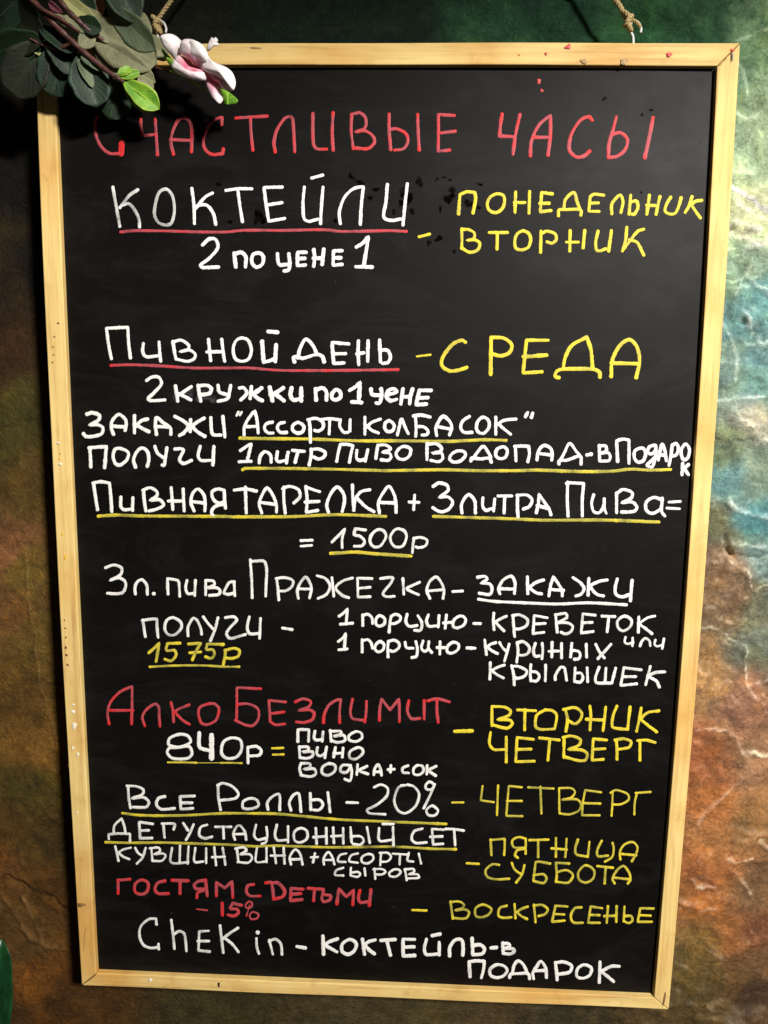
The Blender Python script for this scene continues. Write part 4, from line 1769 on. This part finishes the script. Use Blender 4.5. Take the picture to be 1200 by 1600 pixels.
# back layer
L('dark', (190, 112), (172, 186), 46, .022, .020, roll=0.25, peak=.62)
L('blue', (104, 62), (80, 149), 58, .040, .036, roll=-.15, peak=.62, tipr=.45)
L('pale', (205, 95), (215, 12), 56, .030, .034, roll=.2, peak=.5, tipr=.6)
L('pale', (146, 74), (240, 128), 50, .046, .040, roll=-.1, peak=.5, tipr=.6, fold=.06)
L('pale', (140, 44), (243, 96), 70, .052, .046, roll=.12, peak=.55, tipr=.5, fold=.06)
L('pale', (132, 40), (190, 70), 40, .044, .040, roll=.2, peak=.45)
L('pale', (225, 60), (262, 92), 30, .032, .028, roll=.2, peak=.45)
# upper right
L('teal', (164, 4), (240, 78), 44, .060, .050, roll=-.35, peak=.6, tipr=.7)
L('pale', (132, 10), (176, 66), 30, .056, .052, roll=.1, peak=.6, tipr=.5)
L('dark', (168, -50), (214, 34), 56, .066, .060, roll=.3, peak=.5, tipr=.6)
L('dark', (98, -40), (146, 24), 40, .060, .056, roll=.1, peak=.55)
L('straw', (82, -16), (156, 42), 24, .066, .060, roll=.25, peak=.55, fold=.2)
L('dark', (118, 30), (158, 46), 26, .070, .064, roll=.1, peak=.6, label='dark green leaf with a brown tip')
L('pale', (100, 24), (132, 50), 12, .072, .068, roll=.3, peak=.5)
# round dark one in front, with small ones along the stem
L('blue', (124, 84), (152, 165), 60, .052, .046, roll=.15, peak=.62, tipr=.45, fold=.14, label='round dark blue green leaf hanging below the stem')
L('teal', (122, 92), (146, 136), 16, .055, .050, roll=.6, peak=.45)
L('teal', (126, 88), (162, 110), 13, .060, .052, roll=.3, peak=.5)
L('pale', (124, 74), (146, 52), 24, .064, .060, roll=.2, peak=.55)
L('pale', (78, 22), (130, 48), 13, .074, .070, roll=.4, peak=.5)
L('blue', (62, 42), (112, 80), 22, .062, .058, roll=.5, peak=.5)
# left, with the shade put into their dark colours
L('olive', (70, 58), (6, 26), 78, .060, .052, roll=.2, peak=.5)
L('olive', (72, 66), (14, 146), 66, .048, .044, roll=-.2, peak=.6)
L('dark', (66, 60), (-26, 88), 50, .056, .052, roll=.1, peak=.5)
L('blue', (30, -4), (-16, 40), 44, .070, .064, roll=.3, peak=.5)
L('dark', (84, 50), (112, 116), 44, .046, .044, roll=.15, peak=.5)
L('straw', (46, 74), (66, 87), 7, .052, .050, roll=.3)
# bright new growth at the end of the stem
L('lime', (190, 124), (248, 169), 34, .050, .044, roll=.15, peak=.62, tipr=.55, fold=.16, label='bright green leaf at the end of the stem')
L('lime', (193, 136), (236, 174), 22, .046, .040, roll=-.4, peak=.6, tipr=.5)
L('lime', (188, 122), (218, 112), 13, .054, .050, roll=.3, peak=.6)
L('lime', (186, 118), (204, 105), 12, .056, .052, roll=.5, peak=.6)
L('lime', (184, 116), (194, 106), 7, .058, .054, roll=.2, peak=.6)
L('pale', (208, 118), (240, 138), 16, .042, .038, roll=.3, peak=.6)
# leaves added unseen above and left of the picture to shade the corner
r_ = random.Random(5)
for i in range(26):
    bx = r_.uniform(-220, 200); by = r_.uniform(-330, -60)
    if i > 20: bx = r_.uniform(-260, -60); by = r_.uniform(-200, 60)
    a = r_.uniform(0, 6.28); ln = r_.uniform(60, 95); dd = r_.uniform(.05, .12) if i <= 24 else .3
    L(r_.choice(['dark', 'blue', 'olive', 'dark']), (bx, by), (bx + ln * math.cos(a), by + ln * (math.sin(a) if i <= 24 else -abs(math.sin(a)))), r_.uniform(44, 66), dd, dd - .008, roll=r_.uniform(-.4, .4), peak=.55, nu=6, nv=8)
M_stem = mat_flat('red_brown_stem', (0.105, 0.040, 0.032), 0.45, 0.4, 160, 0.5)
M_stemg = mat_flat('green_stem', (0.22, 0.40, 0.08), 0.5, 0.2, 160)
def stem(pp, r0, r1, mat=M_stem, parent=None, name='stem'):
    C = curve3([at(x, y, -d * DS) for x, y, d in pp], 10)
    return mesh_obj(name, *tube(C, np.linspace(r0, r1, len(C)) * (1 + 0.10 * np.sin(np.arange(len(C)) * 1.3)), 10), mat, parent or sprig, True)
stem([(-40, -120, .09), (20, -34, .082), (76, 28, .072), (114, 66, .064), (150, 97, .058), (176, 117, .056), (193, 128, .054)], .0032, .0016)
stem([(60, -60, .08), (96, 4, .074), (122, 32, .070), (140, 48, .064), (160, 62, .052), (200, 84, .036), (240, 104, .030), (266, 112, .030)], .0024, .0010)
stem([(20, -34, .082), (60, 10, .080), (95, 30, .077), (124, 50, .073)], .0022, .0012)
stem([(114, 66, .064), (90, 76, .058), (66, 70, .056), (46, 60, .058)], .0016, .0009)
stem([(150, 97, .058), (156, 104, .05), (170, 118, .03), (186, 124, .024)], .0012, .0008)

def mat_petal(name, tip, mid, throat, t0=0.12, t1=0.42):
    s = NT(name)
    uv = s.n('ShaderNodeUVMap').outputs[0]
    sep = s.n('ShaderNodeSeparateXYZ', {0: uv}); u, v = sep.outputs[0], sep.outputs[1]
    au = s.mth('ABSOLUTE', s.mth('SUBTRACT', u, 0.5))
    n = s.noise(s.coord(), 120.0, 4, 0.6)
    vv = s.mth('ADD', s.mth('ADD', v, s.mth('MULTIPLY', au, 0.5)), s.mth('MULTIPLY', s.mth('SUBTRACT', n, 0.5), 0.25))
    col = s.ramp(vv, [(t0, throat), (t1, mid), (min(0.95, t1 + 0.3), tip)])
    st = s.mth('SINE', s.mth('MULTIPLY', u, 60.0))
    s.set('Base Color', col); s.set('Roughness', 0.65); s.set('Specular IOR Level', 0.25)
    s.set('Subsurface Weight', 0.15); s.set('Subsurface Radius', (0.004, 0.002, 0.002))
    s.bump(n, 0.12, 0.0004)
    return s.m
PT = mat_petal('pink_white_petal', (0.80, 0.72, 0.72, 1), (0.78, 0.56, 0.60, 1), (0.62, 0.12, 0.20, 1))
PW = mat_petal('white_petal', (0.82, 0.76, 0.75, 1), (0.80, 0.70, 0.70, 1), (0.74, 0.40, 0.46, 1), 0.05, 0.25)
PR = mat_petal('crimson_throat_petal', (0.78, 0.62, 0.66, 1), (0.72, 0.34, 0.40, 1), (0.50, 0.03, 0.06, 1), 0.25, 0.55)
# flower: the cup is the part, its petals are sub-parts
cupc = at(312, 108, -0.052)
fl_v, fl_f = tube(curve3([at(296, 118, -.017), at(306, 112, -.020), at(314, 107, -.022)], 5), np.linspace(.0015, .0035, 11), 10)
flower = mesh_obj('flower', fl_v, fl_f, mat_flat('flower_cup', (0.55, 0.10, 0.16), 0.6), sprig, True)
flower['label'] = 'open blossom with white petals and a crimson throat'
def petal(mat, b, t, w, db, dt, **k):
    db *= 0.62; dt *= 0.62
    k.setdefault('thick', 0.0006)
    o = leaf(sprig, mat, b, t, w, db, dt, name='petal', **k)
    o.parent = flower; o.matrix_parent_inverse = Matrix.Translation(-sprig.location) @ Matrix.Identity(4)
    o.matrix_parent_inverse = Matrix.Identity(4)
    flower_off = sprig.location
    return o
def patch(name, mat, pts_z, d0, puff, parent, tilt=(0, 0), rings=6, n=36, wav=0.0008):
    """petal or leaf with its own outline, domed and slightly ruffled"""
    P = [(220 + float(p.split(',')[0]) / 7.06, 30 + float(p.split(',')[1]) / 7.06) for p in pts_z.split()]
    P.append(P[0]); C = spline([np.array(p) for p in P], [False] * len(P), 1.0)[:-1]
    C = C[np.linspace(0, len(C) - 1, n).astype(int)]
    c = C.mean(0); v = []; uv = []; f = []
    def put(q, r, k):
        rel = q - c
        d = d0 + puff * (1 - r * r) + tilt[0] * rel[0] / 40 + tilt[1] * rel[1] / 40
        d += wav * r * r * math.sin(k * 2 * math.pi / n * 3 + d0 * 900) + 0.35 * wav * math.sin(rel[0] * 0.35 + rel[1] * 0.2)
        v.append(at(q[0], q[1], -d))
        zx, zy = (q[0] - 220) * 7.06, (q[1] - 30) * 7.06
        t = min(math.hypot(zx - a_, zy - b_) for a_, b_ in ((500, 490), (600, 550), (700, 585), (800, 675)))
        uv.append((0.5 + 0.02 * rel[0], t / 260))
    put(c, 0, 0)
    for r in range(1, rings + 1):
        for k in range(n): put(c + (C[k] - c) * r / rings, r / rings, k)
    for k in range(n):
        j = (k + 1) % n
        f.append((0, 1 + k, 1 + j))
        for r in range(rings - 1):
            f.append((1 + r * n + k, 1 + (r + 1) * n + k, 1 + (r + 1) * n + j, 1 + r * n + j))
    o = mesh_obj(name, v, f, mat, sprig, smooth=True, uvs=uv)
    if parent is not sprig: o.parent = parent; o.matrix_parent_inverse = Matrix.Identity(4)
    so = o.modifiers.new('thick', 'SOLIDIFY'); so.thickness = 0.0005; so.offset = 0
    return o
KW = mat_petal('blossom_petal', (0.84, 0.79, 0.79, 1), (0.82, 0.68, 0.71, 1), (0.74, 0.36, 0.44, 1), 0.02, 0.3)
KP = mat_petal('blossom_pink_petal', (0.82, 0.70, 0.73, 1), (0.78, 0.50, 0.58, 1), (0.66, 0.16, 0.26, 1), 0.10, 0.5)
KR = mat_petal('blossom_throat', (0.78, 0.52, 0.56, 1), (0.60, 0.12, 0.18, 1), (0.45, 0.03, 0.06, 1), 0.10, 0.45)
patch('petal', KR, '430,400 520,440 600,520 700,560 800,600 900,690 880,780 800,760 720,680 600,600 480,560 420,480', .0270, .001, flower)
patch('petal', KW, '215,190 260,165 340,165 400,195 450,245 480,290 450,370 410,430 370,440 320,380 260,310 225,245', .034, .004, flower, (-.010, -.006))
patch('petal', KP, '445,250 480,222 570,225 640,265 700,320 735,380 750,450 720,530 640,535 570,480 500,420 440,380 430,310', .036, .005, flower, (0, -.006))
patch('petal', KW, '540,240 620,245 700,310 740,400 720,470 640,450 570,410 540,340', .041, .003, flower, (.004, -.006))
patch('petal', KP, '370,440 420,400 470,450 530,520 600,548 690,570 690,600 560,585 470,560 400,500', .035, .003, flower, (0, .006))
patch('petal', KW, '365,445 400,490 480,545 580,580 700,590 718,672 600,665 500,640 400,590 330,520 345,495', .037, .004, flower, (0, -.004))
patch('petal', KW, '690,340 760,440 840,490 940,530 1010,590 1045,680 1040,750 1015,790 960,700 870,640 780,600 700,565 660,520 680,430', .040, .006, flower, (.006, .002))
patch('petal', KP, '700,575 800,600 880,640 960,660 1030,710 1010,785 960,795 905,760 860,690 770,640', .036, .003, flower, (.006, .004))
patch('petal', KP, '700,600 740,620 800,690 860,760 900,840 905,890 880,930 840,915 780,850 730,740', .032, .003, flower, (0, .008))
patch('petal', KW, '730,345 748,260 780,200 800,215 825,200 852,232 840,250 862,285 800,300 760,345', .020, .002, flower, (0, -.002))
patch('sepal', LM['lime'], '232,325 290,385 340,435 378,488 332,512 290,460 250,390', .028, .002, sprig)
patch('leaf', LM['lime'], '880,770 950,795 1030,850 1072,900 1040,935 950,942 905,922 890,850', .022, .002, sprig, (.004, .004))
stem([(266, 112, .030), (290, 122, .029), (310, 134, .029), (326, 143, .029), (342, 146, .029)], .0010, .0007, M_stemg)
# small orange bud between the upper leaves
bud = leaf(sprig, mat_petal('orange_petal', (0.70, 0.32, 0.18, 1), (0.62, 0.26, 0.14, 1), (0.5, 0.2, 0.1, 1)), (155, 24), (156, -6), 17, .048, .046, name='bud', roll=.2, peak=.5)
bud['label'] = 'orange pink petal tip between dark leaves'
for b, t, w in (((62, 12), (34, -4), 14), ((98, 20), (74, 4), 11)):
    leaf(sprig, mat_petal('shaded_pink_petal', (0.30, 0.10, 0.13, 1), (0.25, 0.07, 0.09, 1), (0.16, 0.03, 0.05, 1)), b, t, w, .075, .072, name='petal', roll=.4, peak=.6)  # pink darkened to carry the shade these petals hang in

# ------------------------------------------------------------------ leaf at the bottom left edge
hp = thing('house_plant', 'dark emerald green glossy leaf poking in at the bottom left edge', 'plant', at(0, 1620, -0.06))
M_em = mat_leaf('emerald_leaf', (0.012, 0.075, 0.022, 1), (0.005, 0.030, 0.010, 1), (0.02, 0.10, 0.035, 1), 0.35, spec=0.4)
leaf(hp, M_em, (-24, 1760), (-6, 1484), 62, .050, .060, name='leaf', roll=.35, peak=.62, tipr=.45, fold=.25)
leaf(hp, M_em, (-30, 1700), (-60, 1500), 60, .050, .050, name='leaf', roll=-.3, peak=.5)
mesh_obj('stem', *tube(curve3([at(-30, 1700, -.05), at(-34, 1800, -.045), at(-30, 1950, -.03)], 8), .0022, 8), LM['dark'], hp, True)
